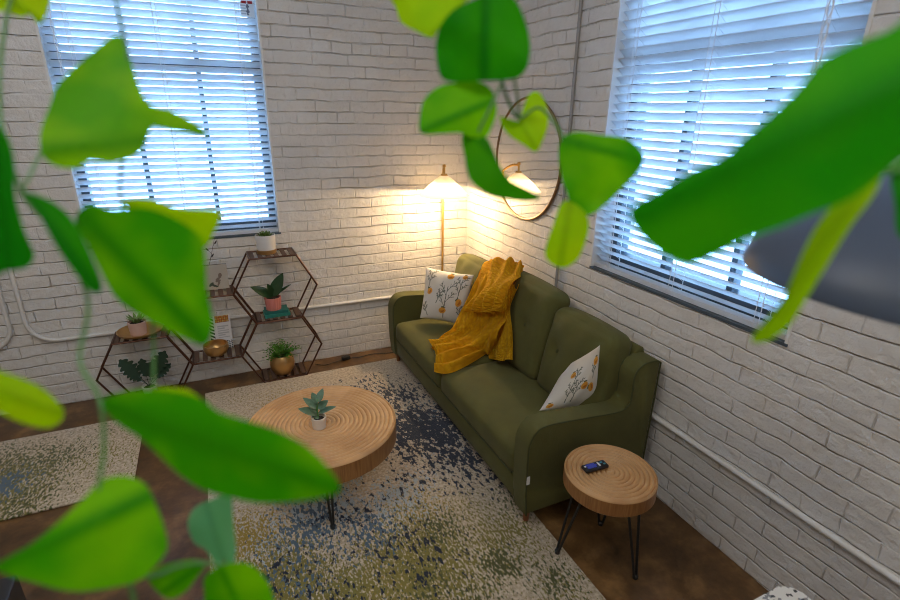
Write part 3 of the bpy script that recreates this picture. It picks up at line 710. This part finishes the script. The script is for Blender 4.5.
for x, y in ((-.25, 0), (-.13, 0), (-.19, .38), (-.19, -.38), (-.31, .38), (-.31, -.38), (-.06, .4), (-.06, -.4), (0, 0)): button(x*RL*2, y*.02, .007, .005, 'btn_blue')
button(.15*RL*2, 0, .004, .012, 'btn_white'); button(.29*RL*2, .006, .006, .004, 'btn_teal'); button(.37*RL*2, -.006, .005, .004, 'btn_teal'); button(-.42*RL*2, .004, .004, .004, 'btn_white')

# ------------------------------------------------------------------ plants and pots
def pot_profile(r0, r1, h, t=.006, soil=.012): return [(0, 0), (r0, 0), (r1, h*.98), (r1-t*.3, h), (r1-t, h*.99), (r1-t, h-soil), (0, h-soil)]
def potted(name, label, c, prof, m, ssoil, mod=None, n=40, cat='plant'):
    t = thing(name, label, cat, c); b = B(); lathe(b, prof, n, c, mod); obj('pot', b, M[m], t, angle=35)
    if ssoil:
        b = B(); lathe(b, [(0, ssoil[1]+.006), (ssoil[0]*.6, ssoil[1]+.004), (ssoil[0], ssoil[1])], 24, c); obj('soil', b, M['soil'], t)
    return t
# coffee table plant
cb = on_z(CTZ, 319.5, 427); c = Vector((cb.x, cb.y, CTZ+.001))
t = potted('potted_plant', 'small cream pot with grey green leaves on the coffee table', c, pot_profile(.031, .036, .058), 'cream_pot', (.030, .044))
top = c+Vector((0, 0, .045))
b = B(); tube(b, [top, top+Vector((-.004, .006, .05)), top+Vector((.004, .012, .10))], [.004, .0035, .002], 6); obj('stem', b, M['stem'], t)
for (px, py, dz, w_, base) in tuple((a_, b_, c_, d_*1.45, e_) for a_, b_, c_, d_, e_ in ((298, 408, .0, .035, .02), (336, 406, 0, .026, .03), (303, 397, 0, .03, .05), (328, 400, 0, .032, .05), (323, 388, 0, .024, .085), (312, 392, 0, .026, .08), (312, 416, 0, .038, .015), (308, 404, 0, .03, .035))):
    tip = at(px, py, (top-CAM).dot(FW)-(.02 if py > 400 else 0)); bb = top+Vector((0, .004, base)); b = B()
    leaf_blade(b, bb, tip, w_, (0.1, -.3, 1), 7, 3, .2, .05); obj('leaf', b, M['jade'], t, angle=None)

# ------------------------------------------------------------------ honeycomb shelf
YS0, YS1 = 3.42, 3.615; HH, HT, HW = .446, .148, .268   # hexagon height, half top length, half width
HEX = [(.320, .681), (.320, .235), (-.096, .458), (-.512, .235)]
hx = thing('honeycomb_shelf', 'bronze metal honeycomb shelf of four hexagons below the left window', 'shelf', (-.1, 3.52, 0))
for (cx, cz) in HEX:
    b = B(); vs6 = [(cx-HT, cz+HH/2), (cx+HT, cz+HH/2), (cx+HW, cz), (cx+HT, cz-HH/2), (cx-HT, cz-HH/2), (cx-HW, cz)]
    inset = lambda x, z: (cx+(x-cx)*.992, cz+(z-cz)*.99)
    for yy in (YS0, YS1):
        tube(b, [(inset(x, z)[0], yy, inset(x, z)[1]) for x, z in vs6], .0074, 8, closed=True)
    for x, z in vs6:
        x, z = inset(x, z); tube(b, [(x, YS0, z), (x, YS1, z)], .0056, 8)
    fobj = obj('hexagon_frame', b, M['bronze'], hx)
    levels = [cz-HH/2]
    if (cx, cz) not in ((.327, .235),): levels.append(cz+HH/2)
    for zl in levels:
        b = B(); zz = zl+(.008 if zl < cz else -.006)
        for k in range(6):
            xc_ = cx-HT+.022+k*(2*HT-.044)/5
            box(b, xc_-.015, xc_+.015, YS0+.008, YS1-.008, zz-.001, zz+.007, .002, 1)
        obj('slat_shelf', b, M['slat_wood'], fobj, smooth=False)
def shelf_z(k, top): return HEX[k][1]+(HH/2+.0012 if top else -HH/2+.0155)
ym = 3.515
# A top: white pot, gold base, succulent
p = on_y(3.54, 266.5, 249); z = shelf_z(0, True); c = Vector((p.x, 3.54, z))
t = potted('succulent_pot', 'white pot with gold base and small succulent on the shelf top', c, [(0, .0), (.058, 0), (.060, .024), (.064, .122), (.061, .124), (.058, .122), (.058, .105), (0, .105)], 'white_pot', (.057, .106))
b = B(); lathe(b, [(.0595, .0005), (.0625, .001), (.0635, .026), (.0605, .027)], 40, c); obj('gold_base', b, M['gold'], t)
for k in range(26):
    a = k*2.4; rr = .006+.0014*k; bb = c+Vector((math.cos(a)*rr, math.sin(a)*rr, .109)); tip = bb+Vector((math.cos(a)*.02, math.sin(a)*.02, .040-.0007*k))
    b = B() if k == 0 else b; leaf_blade(b, bb, tip, .017, Vector((-math.cos(a), -math.sin(a), .5)), 5, 2, .3)
bmesh.ops.solidify(b, geom=b.faces[:], thickness=.002); obj('succulent', b, M['succ'], t)
# A bottom: two teal books, pink ribbed pot, rubber plant
z = shelf_z(0, False)
p = on_y(ym-.01, 277, 316)
def book(c, lx, ly, h, rz, m, label):
    t = thing('book', label, 'book', c, 'books under the pink pot'); MXb = Matrix.Translation(c) @ Matrix.Rotation(rz, 4, 'Z')
    b = B(); box(b, -lx, lx, -ly, ly, 0, .0022); box(b, -lx, lx, -ly, ly, h-.0022, h); box(b, -lx, lx, -ly, -ly+.0025, .0022, h-.0022); bmesh.ops.transform(b, matrix=MXb, verts=b.verts); obj('cover', b, m, t, smooth=False)
    b = B(); box(b, -lx+.004, lx-.004, -ly+.0026, ly-.005, .0023, h-.0023); bmesh.ops.transform(b, matrix=MXb, verts=b.verts); obj('pages', b, M['paper'], t, smooth=False)
book(Vector((p.x, ym-.01, z)), .083, .06, .022, .03, M['navy_book'], 'teal green book lying lowest under the pink pot')
book(Vector((p.x-.002, ym-.008, z+.0225)), .076, .056, .02, -.04, M['teal'], 'dark teal book directly beneath the pink pot')
zc_ = z+.043; p = on_y(ym-.01, 274, 309); c = Vector((p.x, ym-.01, zc_))
t = potted('rubber_plant', 'pink ribbed pot with dark glossy leaves standing on teal books', c, pot_profile(.048, .055, .088), 'pink', (.047, .076), mod=lambda a: 1+.025*math.cos(a*18), n=108)
top = c+Vector((0, 0, .08))
for (px, py, wd_, up) in ((251, 286, .075, (0, -.7, .9)), (282, 273, .085, (-.5, -.8, .2)), (291, 283, .022, (0, -.5, .7)), (268, 284, .05, (.2, -.8, .5))):
    tip = on_y(ym-.03, px, py); b = B(); leaf_blade(b, top+Vector((0, 0, .008)), tip, wd_, up, 9, 3, .12, .08); obj('leaf', b, M['rubber'], t, angle=None)
# B bottom: gold pot with fern
z = shelf_z(1, False); p = on_y(ym-.01, 283.5, 374); c = Vector((p.x, ym-.015, z))
t = potted('fern', 'round gold pot with a bright green fern on the bottom shelf', c, [(0, 0), (.055, 0), (.078, .034), (.086, .075), (.081, .115), (.066, .142), (.061, .143), (.060, .135), (.060, .126), (0, .126)], 'gold', (.06, .126))
b = B(); random.seed(3)
for k in range(75):
    a = random.uniform(0, 2*PI); l = random.uniform(.08, .145); e = random.uniform(.45, 1.35); bb = c+Vector((math.cos(a)*.02, math.sin(a)*.02, .13))
    pts = [bb+Vector((math.cos(a)*l*t_*math.cos(e), math.sin(a)*l*t_*math.cos(e), l*t_*math.sin(e)-.035*t_*t_)) for t_ in (0, .25, .5, .75, 1)]
    tube(b, pts, .0012, 4)
    for q in range(1, 5):
        for s_ in (-1, 1):
            d_ = (pts[q]-pts[q-1]).normalized(); sd_ = d_.cross(Vector((0, 0, 1))).normalized()*s_
            leaf_blade(b, pts[q], pts[q]+(sd_*.7+d_*.7)*.024*(1.1-.15*q), .009, (0, 0, 1), 3, 1, .1)
obj('fronds', b, M['fern'], t, angle=None)
# C bottom: gold bowl + recipe card ; C top: canvas + twig vase
z = shelf_z(2, False); p = on_y(ym-.03, 217, 354); c = Vector((p.x, ym-.035, z))
b = B(); lathe(b, [(0, .004), (0, 0), (.04, 0), (.068, .022), (.080, .054), (.076, .082), (.071, .083), (.073, .056), (.062, .027), (.035, .009), (0, .007)], 48, c)
tag(obj('bowl', b, M['gold'], angle=50), 'shiny gold bowl on the middle shelf beneath the printed card', 'bowl')
def printed(name, label, cat, c, wx, hz, lean, fnc, m, edge, rz=0, th=.006, n=(60, 80)):
    t = thing(name, label, cat, c); MXc = Matrix.Translation(c) @ Matrix.Rotation(rz, 4, 'Z') @ Matrix.Rotation(-lean, 4, 'X')
    b = B(); lay = b.loops.layers.float_color.new('pattern'); nx, nz = n
    g = [[b.verts.new((wx*(i/nx-.5), -.0006, hz*j/nz)) for j in range(nz+1)] for i in range(nx+1)]
    for i in range(nx):
        for j in range(nz):
            f = b.faces.new((g[i][j], g[i+1][j], g[i+1][j+1], g[i][j+1])); col = fnc((i+.5)/nx, (j+.5)/nz)
            for lp in f.loops: lp[lay] = (*col, 1)
    bmesh.ops.transform(b, matrix=MXc, verts=b.verts); obj('print', b, M[m], t, smooth=False)
    b = B(); box(b, -wx/2, wx/2, 0, th, 0, hz); bmesh.ops.transform(b, matrix=MXc, verts=b.verts); obj('backing', b, M[edge], t, smooth=False)
    return t
def card_f(u, v):
    if u < .22: return (.02, .03, .02) if math.sin(v*60+u*22) > -.1 else (.7, .69, .68)
    if v > .80 and .30 < u < .94:
        k = math.sin(u*31)*math.sin(v*43); return (.52, .22, .03) if k > .1 else ((.28, .06, .02) if k > -.4 else (.55, .40, .10))
    if .32 < v < .72 and .36 < u < (.88 if int(v*30) % 3 else .7) and int(v*30) % 2 == 0: return (.45, .45, .47)
    if v < .24 and math.sin(u*55+v*30)*math.sin(v*60-u*20) > .05: return (.02, .03, .02)
    return (.70, .69, .70)
p = on_y(3.555, 223, 341)
printed('recipe_card', 'printed white card with food picture behind the gold bowl', 'card', Vector((p.x-.005, 3.568, z+.0005)), .135, .235, .10, card_f, 'card', 'paper')
z = shelf_z(2, True)
def canvas_f(u, v):
    for (x, y, a, l, w_) in ((.52, .22, .9, .10, .045), (.60, .16, 2.5, .12, .04), (.70, .38, 1.2, .10, .05), (.78, .55, 1.4, .11, .05), (.73, .26, 1.3, .14, .03)):
        dx, dy = u-x, v-y; q, r_ = dx*math.cos(a)+dy*math.sin(a), -dx*math.sin(a)+dy*math.cos(a)
        if (q/l)**2+(r_/w_)**2 < 1: return (.06, .08, .055) if x < .65 else (.2, .15, .12)
    return (.45, .40, .33)
p = on_y(3.57, 231, 286)
printed('canvas_print', 'small cream canvas with leaf sketch on the middle hexagon top', 'picture', Vector((p.x-.12, 3.552, z+.004)), .22, .165, .05, canvas_f, 'canvas', 'canvas_side', th=.016)
p = on_y(3.585, 209, 285); c = Vector((p.x-.02, 3.596, z))
t = thing('twig_vase', 'dry dark twig in a small vase behind the canvas print', 'vase', c)
b = B(); lathe(b, [(0, 0), (.013, 0), (.016, .03), (.01, .06), (.012, .07), (.009, .07), (.007, .06), (0, .055)], 20, c); obj('vase', b, M['white_pot'], t)
b = B(); q0 = c+Vector((0, 0, .057)); q1 = on_y(3.588, 214.5, 238)
tube(b, [q0, q0.lerp(q1, .5)+Vector((.004, 0, 0)), q1], [.0018, .0015, .001], 5)
for s_, k in ((.5, 1), (.65, -1), (.8, 1)): m_ = q0.lerp(q1, s_); tube(b, [m_, m_+Vector((.022*k, 0, .03))], .001, 5); leaf_blade(b, m_+Vector((.012*k, 0, .015)), m_+Vector((.03*k, 0, .04)), .010, (0, -1, 0), 4, 2)
obj('twig', b, M['twig'], t)
# D top: gold tray with blush pot ; D bottom: dark leaved plant
z = shelf_z(3, True); p = on_y(ym-.02, 141, 337); c = Vector((p.x, 3.517, z))
b = B(); lathe(b, [(0, .003), (0, 0), (.08, 0), (.122, .018), (.130, .034), (.125, .035), (.117, .021), (.085, .005), (0, .0045)], 48, c)
tag(obj('tray', b, M['gold'], angle=50), 'round gold dish on the leftmost hexagon under a blush pot', 'tray')
c2 = c+Vector((-.01, .0, .0055))
t = potted('blush_planter', 'blush pink pot standing in the gold dish at the shelf end', c2, pot_profile(.045, .052, .085), 'blush', (.044, .072))
b = B()
for k in range(14):
    a = k*2.4; bb = c2+Vector((math.cos(a)*.015, math.sin(a)*.015, .075)); leaf_blade(b, bb, bb+Vector((math.cos(a)*.045, math.sin(a)*.045, .05)), .02, (0, 0, 1), 5, 2, .2)
obj('foliage', b, M['succ'], t)
z = shelf_z(3, False); p = on_y(ym-.01, 150, 388); c = Vector((p.x, ym-.01, z))
t = potted('dark_leaf_plant', 'white pot with ragged dark leaves inside the leftmost hexagon', c, pot_profile(.036, .046, .075), 'white_pot', (.038, .062))
top = c+Vector((0, 0, .07))
for (px, py, wd_) in ((123, 363, .10), (163, 355, .10), (142, 362, .075), (168, 366, .06), (128, 372, .07), (152, 364, .08)):
    tip = on_y(ym-.03, px, py); ax = tip-top; b = B()
    tube(b, [top, top+ax*.45], .0018, 5)
    leaf_blade(b, top+ax*.4, tip+ax*.12, wd_, (0, -.8, .6), 16, 3, .1, .05, shape=lambda u: (math.sin(PI*min(1, u*.97+.02))**.6)*(1 if int(u*16) % 3 else .55)); obj('leaf', b, M['monstera'], t, angle=None)

# ------------------------------------------------------------------ floor lamp
AP = Vector((1.520, 3.385, 1.392)); PO = Vector((1.575, 3.525, 0))
lamp = thing('floor_lamp', 'brass floor lamp with lit white cone shade in the room corner', 'lamp', (PO.x, PO.y, 0))
b = B(); lathe(b, [(0, 0), (.118, 0), (.12, .006), (.116, .016), (.02, .02), (.012, .035), (0, .035)], 40, PO); obj('base', b, M['brass'], lamp)
hd = (Vector((AP.x, AP.y, 0))-PO); hd.z = 0
b = B(); tube(b, [PO+Vector((0, 0, .02)), PO+Vector((0, 0, 1.385))]+[PO+Vector((0, 0, 1.385))+hd*t_+Vector((0, 0, .055*math.sin(t_*PI*.62))) for t_ in (.12, .3, .5, .7, .88, 1.0)], .0085, 10); obj('pole', b, M['brass'], lamp)
b = B(); tube(b, [AP+Vector((0, 0, .055)), AP+Vector((0, 0, .002))], .008, 10); lathe(b, [(0, .012), (.02, .012), (.026, 0), (0, 0)], 20, AP+Vector((0, 0, -.008))); lathe(b, [(0, .07), (.012, .066), (.012, .05), (0, .046)], 16, AP); obj('fitting', b, M['brass'], lamp)
b = B(); SR, SZ = .178, .142
prof = [(.02, 0), (.055, -.026), (.115, -.078), (SR, -SZ), (SR-.003, -SZ-.002), (SR-.007, -SZ+.001), (.112, -.083), (.052, -.031), (.018, -.006)]
lathe(b, prof, 96, AP+Vector((0, 0, -.004)), mod=lambda a: 1+.006*math.cos(a*48)); obj('lamp_shade', b, M['shade'], lamp, angle=60)
b = B(); bc = AP+Vector((0, 0, -.105)); lathe(b, [(0, .05), (.012, .045), (.014, .02), (.028, 0), (.03, -.015), (.02, -.032), (0, -.038)], 24, bc); obj('bulb', b, M['bulb'], lamp)
pl = bpy.data.lights.new('bulb_light', 'POINT'); pl.energy = 11.5; pl.color = (1, .70, .38); pl.shadow_soft_size = .012
po = bpy.data.objects.new('bulb_light', pl); COL.objects.link(po); po.location = bc+Vector((0, 0, -.055)); attach(po, lamp)
b = B(); cz_ = .004
cpts = [PO+Vector((-.11, -.02, .006))] + [on_z(.005, *q) for q in ((388, 353), (372, 354), (360, 357), (349, 358))]
cpts = [Vector((v.x, min(v.y, 3.63), .005)) for v in cpts]
tube(b, catmull(cpts, 6), .0035, 6)
pw = on_z(.005, 346, 359); pw.y = min(pw.y, 3.6)
obj('power_cord', b, M['black'], lamp)
b = B(); box(b, -.032, .032, -.018, .018, 0.001, .03, .006, 2, mtx=Matrix.Translation((pw.x, pw.y, 0)) @ Matrix.Rotation(.2, 4, 'Z')); ad = obj('power_adapter', b, M['black'], lamp)
b = B(); q = [on_z(.005, *q_) for q_ in ((345, 359), (335, 362), (325, 365), (315, 364))]; q = [Vector((v.x, min(v.y, 3.63), .005)) for v in q]; tube(b, catmull(q, 6), .003, 6); obj('mains_lead', b, M['black'], ad)

# ------------------------------------------------------------------ round mirror on the right wall
mc = Vector((XR, 2.82, 1.528)); mr_ = .366
mi = thing('wall_mirror', 'round mirror with thin brass rim on right wall beside the lamp', 'mirror', mc)
b = B(); n = 96
ring = [(XR-.012, mc.y+mr_*math.cos(2*PI*k/n), mc.z+mr_*math.sin(2*PI*k/n)) for k in range(n)]
tube(b, ring, .0085, 8, closed=True); obj('rim', b, M['mirror_rim'], mi)
b = B(); lathe(b, [(0, .004), (mr_-.004, .004), (mr_-.004, -.004), (0, -.004)], 96)
bmesh.ops.transform(b, matrix=Matrix.Translation((XR-.009, mc.y, mc.z)) @ Matrix.Rotation(-PI/2, 4, 'Y'), verts=b.verts); obj('mirror_glass', b, M['mirror'], mi, angle=30)

# ------------------------------------------------------------------ slate pendant lamp at the right
pc = at(957, 270, .72); pc = Vector(pc)
pd = thing('pendant_lamp', 'slate grey metal pendant shade hanging before the right window', 'lamp', (pc.x, pc.y, ZC))
rr = .262
b = B(); prof = [(.03, .150), (.05, .146), (.12, .118), (.215, .048), (.250, .018), (rr, -.012), (rr, -.02), (rr-.004, -.02), (.246, .012), (.21, .043), (.115, .112), (.03, .142)]
lathe(b, prof, 72, pc); obj('shade', b, M['lampgrey'], pd, angle=50)
b = B(); lathe(b, [(0, .21), (.02, .205), (.032, .19), (.034, .145), (0, .14)], 24, pc); obj('socket_cap', b, M['lampgrey'], pd)
b = B(); tube(b, [pc+Vector((0, 0, .2)), Vector((pc.x, pc.y, ZC-.02))], .004, 8); obj('cord', b, M['black'], pd)
b = B(); lathe(b, [(0, 0), (.055, 0), (.06, -.02), (0, -.025)], 24, (pc.x, pc.y, ZC)); obj('ceiling_rose', b, M['lampgrey'], pd)

# ------------------------------------------------------------------ terrazzo table and black cabinet in the near corners
tz = .45
t = thing('terrazzo_table', 'white speckled terrazzo table corner by the right wall, bottom of view', 'table', (1.2, .4, 0))
b = B(); vsb = []
def rrect(x0, x1, y0, y1, r, n=6):
    out = []
    for cx_, cy_, a in ((x1-r, y1-r, 0), (x0+r, y1-r, PI/2), (x0+r, y0+r, PI), (x1-r, y0+r, 1.5*PI)):
        out += [(cx_+r*math.cos(a+PI/2*i/n), cy_+r*math.sin(a+PI/2*i/n)) for i in range(n+1)]
    return out
pr = rrect(.95, 1.470, .12, .642, .045); k = len(pr)
a_ = [b.verts.new((x, y, tz)) for x, y in pr]; c_ = [b.verts.new((x, y, tz-.03)) for x, y in pr]
f1 = b.faces.new(a_); b.faces.new(c_[::-1])
for i in range(k): b.faces.new((a_[i], a_[(i+1) % k], c_[(i+1) % k], c_[i]))
bmesh.ops.bevel(b, geom=list(f1.edges), offset=.004, segments=2, affect='EDGES'); obj('table_top', b, M['terrazzo'], t, angle=35)
for x in (1.02, 1.40):
    for y in (.19, .57):
        b = B(); tube(b, [(x, y, 0), (x, y, tz-.03)], .012, 10); obj('leg', b, M['black'], t)
t = thing('black_cabinet', 'low black cabinet corner with steel edge at the bottom left', 'cabinet', (-1.0, 1.4, 0))
cq = on_z(.45, 18, 573)
b = B(); box(b, cq.x-.62, cq.x, cq.y-.55, cq.y, .05, .45, .008, 2); obj('body', b, M['cabinet'], t)
b = B(); box(b, cq.x-.006, cq.x+.004, cq.y-.54, cq.y-.10, .40, .41, 0); obj('edge_trim', b, M['steel'], t, smooth=False)
for dx, dy in ((-.05, -.05), (-.57, -.05), (-.05, -.5), (-.57, -.5)):
    b = B(); tube(b, [(cq.x+dx, cq.y+dy, 0), (cq.x+dx, cq.y+dy, .055)], .015, 10); obj('foot', b, M['steel'], t)

# ------------------------------------------------------------------ trailing vines close to the camera
def traced_leaf(parent, outline, base, tip, dep, tilt=(0, 0), fold=.10, arch=.06, m='lf_mid'):
    """leaf blade: smooth outline, V-fold along the midrib and an arch from base to tip"""
    P2 = catmull([(x, y, 0) for x, y in outline], 4, closed=True)
    cx = sum(p.x for p in P2)/len(P2); cy = sum(p.y for p in P2)/len(P2)
    bx_, by_ = base; tx, ty = tip; L_ = math.hypot(tx-bx_, ty-by_); ux, uy = (tx-bx_)/L_, (ty-by_)/L_
    def vat(x, y):
        u = ((x-bx_)*ux+(y-by_)*uy)/L_; v = (-(x-bx_)*uy+(y-by_)*ux)/L_
        d = dep*(1+tilt[0]*(x-cx)/200+tilt[1]*(y-cy)/200) + dep*L_/FPX*(fold*min(abs(v), .6)*2 + arch*(u-.4)**2*3 + .05*math.sin(u*9+v*5)*abs(v))
        vt = bm.verts.new(at(x, y, d)); vt[lay] = abs(v); return vt
    bm = B(); lay = bm.verts.layers.float.new('rib'); K = 7; rings = []
    cen = vat(cx, cy)
    for k in range(1, K+1): rings.append([vat(cx+(p.x-cx)*k/K, cy+(p.y-cy)*k/K) for p in P2])
    n = len(P2)
    for j in range(n): bm.faces.new((cen, rings[0][j], rings[0][(j+1) % n]))
    for a, c in zip(rings, rings[1:]):
        for j in range(n): bm.faces.new((a[j], c[j], c[(j+1) % n], a[(j+1) % n]))
    return obj('leaf', bm, M[m], parent, angle=None)
def stem(parent, pts, r=.0016):
    b = B(); tube(b, catmull([at(*p) for p in pts], 6), r, 7); return obj('stem', b, M['stem'], parent)

V1 = thing('trailing_vine', 'leafy green vine hanging close up before the left window and shelf', 'plant', at(60, -330, .47), 'trailing vines close to the camera')
LV = [
 ([(-12, -20), (50, -20), (48, 8), (43, 20), (38, 24), (31, 15), (20, 17), (6, 12), (-12, 6)], (-5, -10), (42, 22), .44, (0, 0), 'lf_bright'),
 ([(118, 35), (95, 50), (60, 82), (50, 105), (41, 130), (41, 152), (50, 163), (63, 168), (78, 168), (90, 161), (110, 163), (130, 158), (143, 148), (152, 127), (165, 124), (182, 127), (198, 133), (208, 137), (203, 129), (188, 119), (170, 110), (153, 106), (143, 95), (135, 75), (128, 52)], (42, 150), (206, 135), .42, (.1, -.1), 'lf_mid2'),
 ([(-20, 125), (4, 132), (14, 158), (15, 195), (25, 232), (34, 254), (27, 267), (5, 271), (-20, 272)], (-5, 130), (10, 270), .36, (.1, .1), 'lf_deep'),
 ([(78, 212), (92, 204), (112, 209), (150, 209), (188, 226), (204, 246), (207, 290), (213, 322), (206, 344), (188, 340), (150, 321), (118, 300), (100, 270), (86, 242), (76, 224)], (80, 212), (208, 343), .38, (-.1, .1), 'lf_mid'),
 ([(120, 201), (150, 199), (180, 208), (220, 211), (213, 234), (205, 247), (190, 242), (165, 228), (140, 215)], (125, 205), (206, 245), .43, (0, .15), 'lf_bright'),
 ([(22, 192), (45, 198), (66, 212), (82, 235), (102, 285), (92, 292), (74, 272), (56, 246), (38, 214)], (24, 194), (97, 290), .36, (.2, 0), 'lf_deep'),
 ([(-16, 370), (18, 377), (44, 389), (63, 409), (60, 422), (45, 428), (20, 422), (0, 413), (-16, 408)], (-12, 388), (63, 414), .36, (.1, 0), 'lf_bright'),
 ([(104, 399), (130, 391), (166, 390), (200, 398), (218, 411), (242, 419), (276, 430), (306, 446), (326, 465), (341, 488), (328, 496), (300, 501), (260, 503), (228, 497), (204, 490), (180, 475), (160, 456), (140, 438), (120, 425), (106, 411)], (104, 403), (340, 489), .34, (-.1, .1), 'lf_mid'),
 ([(152, 388), (186, 389), (202, 401), (200, 413), (176, 408), (158, 398)], (154, 390), (202, 410), .42, (0, 0), 'lf_bright'),
 ([(-6, 566), (30, 545), (60, 521), (82, 500), (102, 480), (126, 476), (146, 485), (156, 505), (165, 530), (167, 549), (156, 566), (140, 580), (110, 588), (70, 591), (30, 581), (2, 573)], (140, 500), (-4, 567), .35, (.1, -.1), 'lf_mid'),
 ([(188, 524), (194, 509), (210, 500), (230, 496), (233, 520), (236, 550), (232, 563), (216, 563), (206, 550), (194, 542)], (224, 562), (205, 500), .46, (0, 0), 'lf_teal'),
 ([(149, 577), (165, 565), (190, 560), (206, 563), (196, 578), (186, 591), (170, 599), (156, 590)], (205, 563), (160, 594), .42, (0, 0), 'lf_mid'),
 ([(205, 577), (222, 565), (246, 563), (263, 575), (273, 597), (272, 625), (210, 625), (205, 594)], (220, 566), (245, 620), .41, (0, .1), 'lf_mid'),
]
M['lf_mid2'] = leaf_mat('leaf_fresh_green', (.10, .43, .0), (.27, .62, .0), .52)
for (ol, ba, ti, dep, tl, mm) in LV: traced_leaf(V1, ol, ba, ti, dep, tl, m=mm)
stem(V1, [(60, -330, .47), (40, -100, .45), (8, 10, .43), (0, 110, .40), (22, 192, .37), (60, 235, .385), (88, 300, .39), (80, 360, .385), (100, 400, .37), (104, 450, .37), (99, 490, .365), (108, 530, .362), (126, 568, .37), (138, 620, .38)], .0016)
stem(V1, [(42, 150, .42), (30, 175, .40), (20, 195, .38)], .0014)
stem(V1, [(60, -330, .47), (90, -120, .46), (128, 60, .45), (124, 140, .45), (122, 203, .44), (150, 300, .43), (154, 390, .425)], .0014)
stem(V1, [(126, 568, .37), (150, 577, .40), (180, 566, .42), (206, 563, .42), (222, 566, .415), (224, 562, .45)], .0016)
stem(V1, [(-12, 388, .36), (-40, 330, .37), (-22, 250, .37), (-5, 130, .37)], .0014)
V2 = thing('trailing_vine', 'leafy green vine hanging in front of the mirror and corner', 'plant', at(520, -360, .56), 'trailing vines close to the camera')
CV = [
 ([(388, -22), (396, 8), (401, 22), (416, 31), (432, 38), (441, 26), (456, 10), (484, -22)], (480, -15), (432, 36), .52, (0, 0), 'lf_bright'),
 ([(436, 44), (441, 25), (455, 9), (476, -1), (500, -8), (516, 1), (526, 24), (530, 45), (528, 64), (520, 76), (505, 80), (480, 81), (455, 82), (442, 78), (437, 62)], (486, -5), (484, 81), .48, (0, .1), 'lf_deep'),
 ([(420, 114), (425, 98), (440, 86), (460, 82), (480, 82), (493, 92), (497, 111), (492, 127), (485, 138), (470, 137), (460, 133), (440, 134), (421, 133)], (494, 100), (424, 130), .50, (.1, 0), 'lf_mid'),
 ([(463, 134), (485, 137), (493, 150), (501, 168), (516, 186), (541, 197), (526, 201), (500, 198), (484, 192), (470, 179), (465, 158)], (474, 133), (540, 198), .51, (0, 0), 'lf_mid3'),
 ([(500, 116), (510, 127), (518, 122), (528, 96), (538, 92), (546, 104), (548, 125), (541, 145), (535, 152), (524, 145), (510, 136), (502, 126)], (520, 120), (537, 151), .56, (0, 0), 'lf_bright'),
 ([(560, 142), (575, 132), (600, 135), (625, 138), (640, 150), (643, 161), (635, 175), (620, 190), (605, 205), (590, 215), (578, 212), (568, 196), (560, 170)], (564, 140), (642, 160), .52, (.1, 0), 'lf_mid'),
 ([(568, 200), (584, 211), (589, 226), (583, 249), (575, 262), (562, 268), (549, 262), (545, 250), (553, 225), (560, 206)], (570, 203), (560, 267), .52, (0, 0), 'lf_bright'),
]
M['lf_mid3'] = leaf_mat('leaf_medium_green', (.03, .30, .0), (.07, .38, .0), .45)
for (ol, ba, ti, dep, tl, mm) in CV: traced_leaf(V2, ol, ba, ti, dep, tl, m=mm)
stem(V2, [(520, -360, .56), (505, -150, .55), (484, -14, .53), (486, 30, .50), (502, 82, .51), (508, 100, .53), (519, 118, .555), (540, 108, .55), (562, 136, .53), (566, 170, .525), (570, 202, .525)], .0017)
stem(V2, [(519, 118, .555), (517, 95, .53), (514, 78, .50)], .0015)
stem(V2, [(502, 82, .51), (494, 100, .505), (478, 132, .51)], .0014)
V3_ = thing('trailing_vine', 'green vine with one very large leaf across the right window', 'plant', at(990, -300, .36), 'trailing vines close to the camera')
RV = [
 ([(629, 210), (660, 190), (690, 171), (724, 156), (742, 139), (770, 115), (800, 86), (820, 61), (850, 45), (890, 30), (930, 5), (960, 60), (940, 125), (886, 172), (850, 199), (810, 215), (780, 228), (746, 240), (716, 255), (688, 265), (664, 255), (641, 236)], (945, 60), (632, 214), .27, (-.12, 0), 'lf_deep2'),
 ([(856, 186), (882, 170), (874, 195), (851, 226), (827, 265), (806, 300), (790, 325), (770, 340), (755, 343), (752, 336), (775, 314), (789, 285), (804, 250), (820, 221), (838, 201)], (872, 175), (754, 341), .33, (0, .1), 'lf_bright'),
 ([(892, 172), (915, 158), (935, 200), (925, 240), (899, 236), (895, 205)], (925, 165), (905, 238), .34, (0, 0), 'lf_deep'),
]
M['lf_deep2'] = leaf_mat('leaf_large_green', (.016, .34, .0), (.05, .42, .0), .45)
for (ol, ba, ti, dep, tl, mm) in RV: traced_leaf(V3_, ol, ba, ti, dep, tl, m=mm)
stem(V3_, [(990, -300, .36), (985, -100, .34), (950, 50, .30), (935, 130, .32), (925, 162, .335), (880, 172, .335)], .0018)
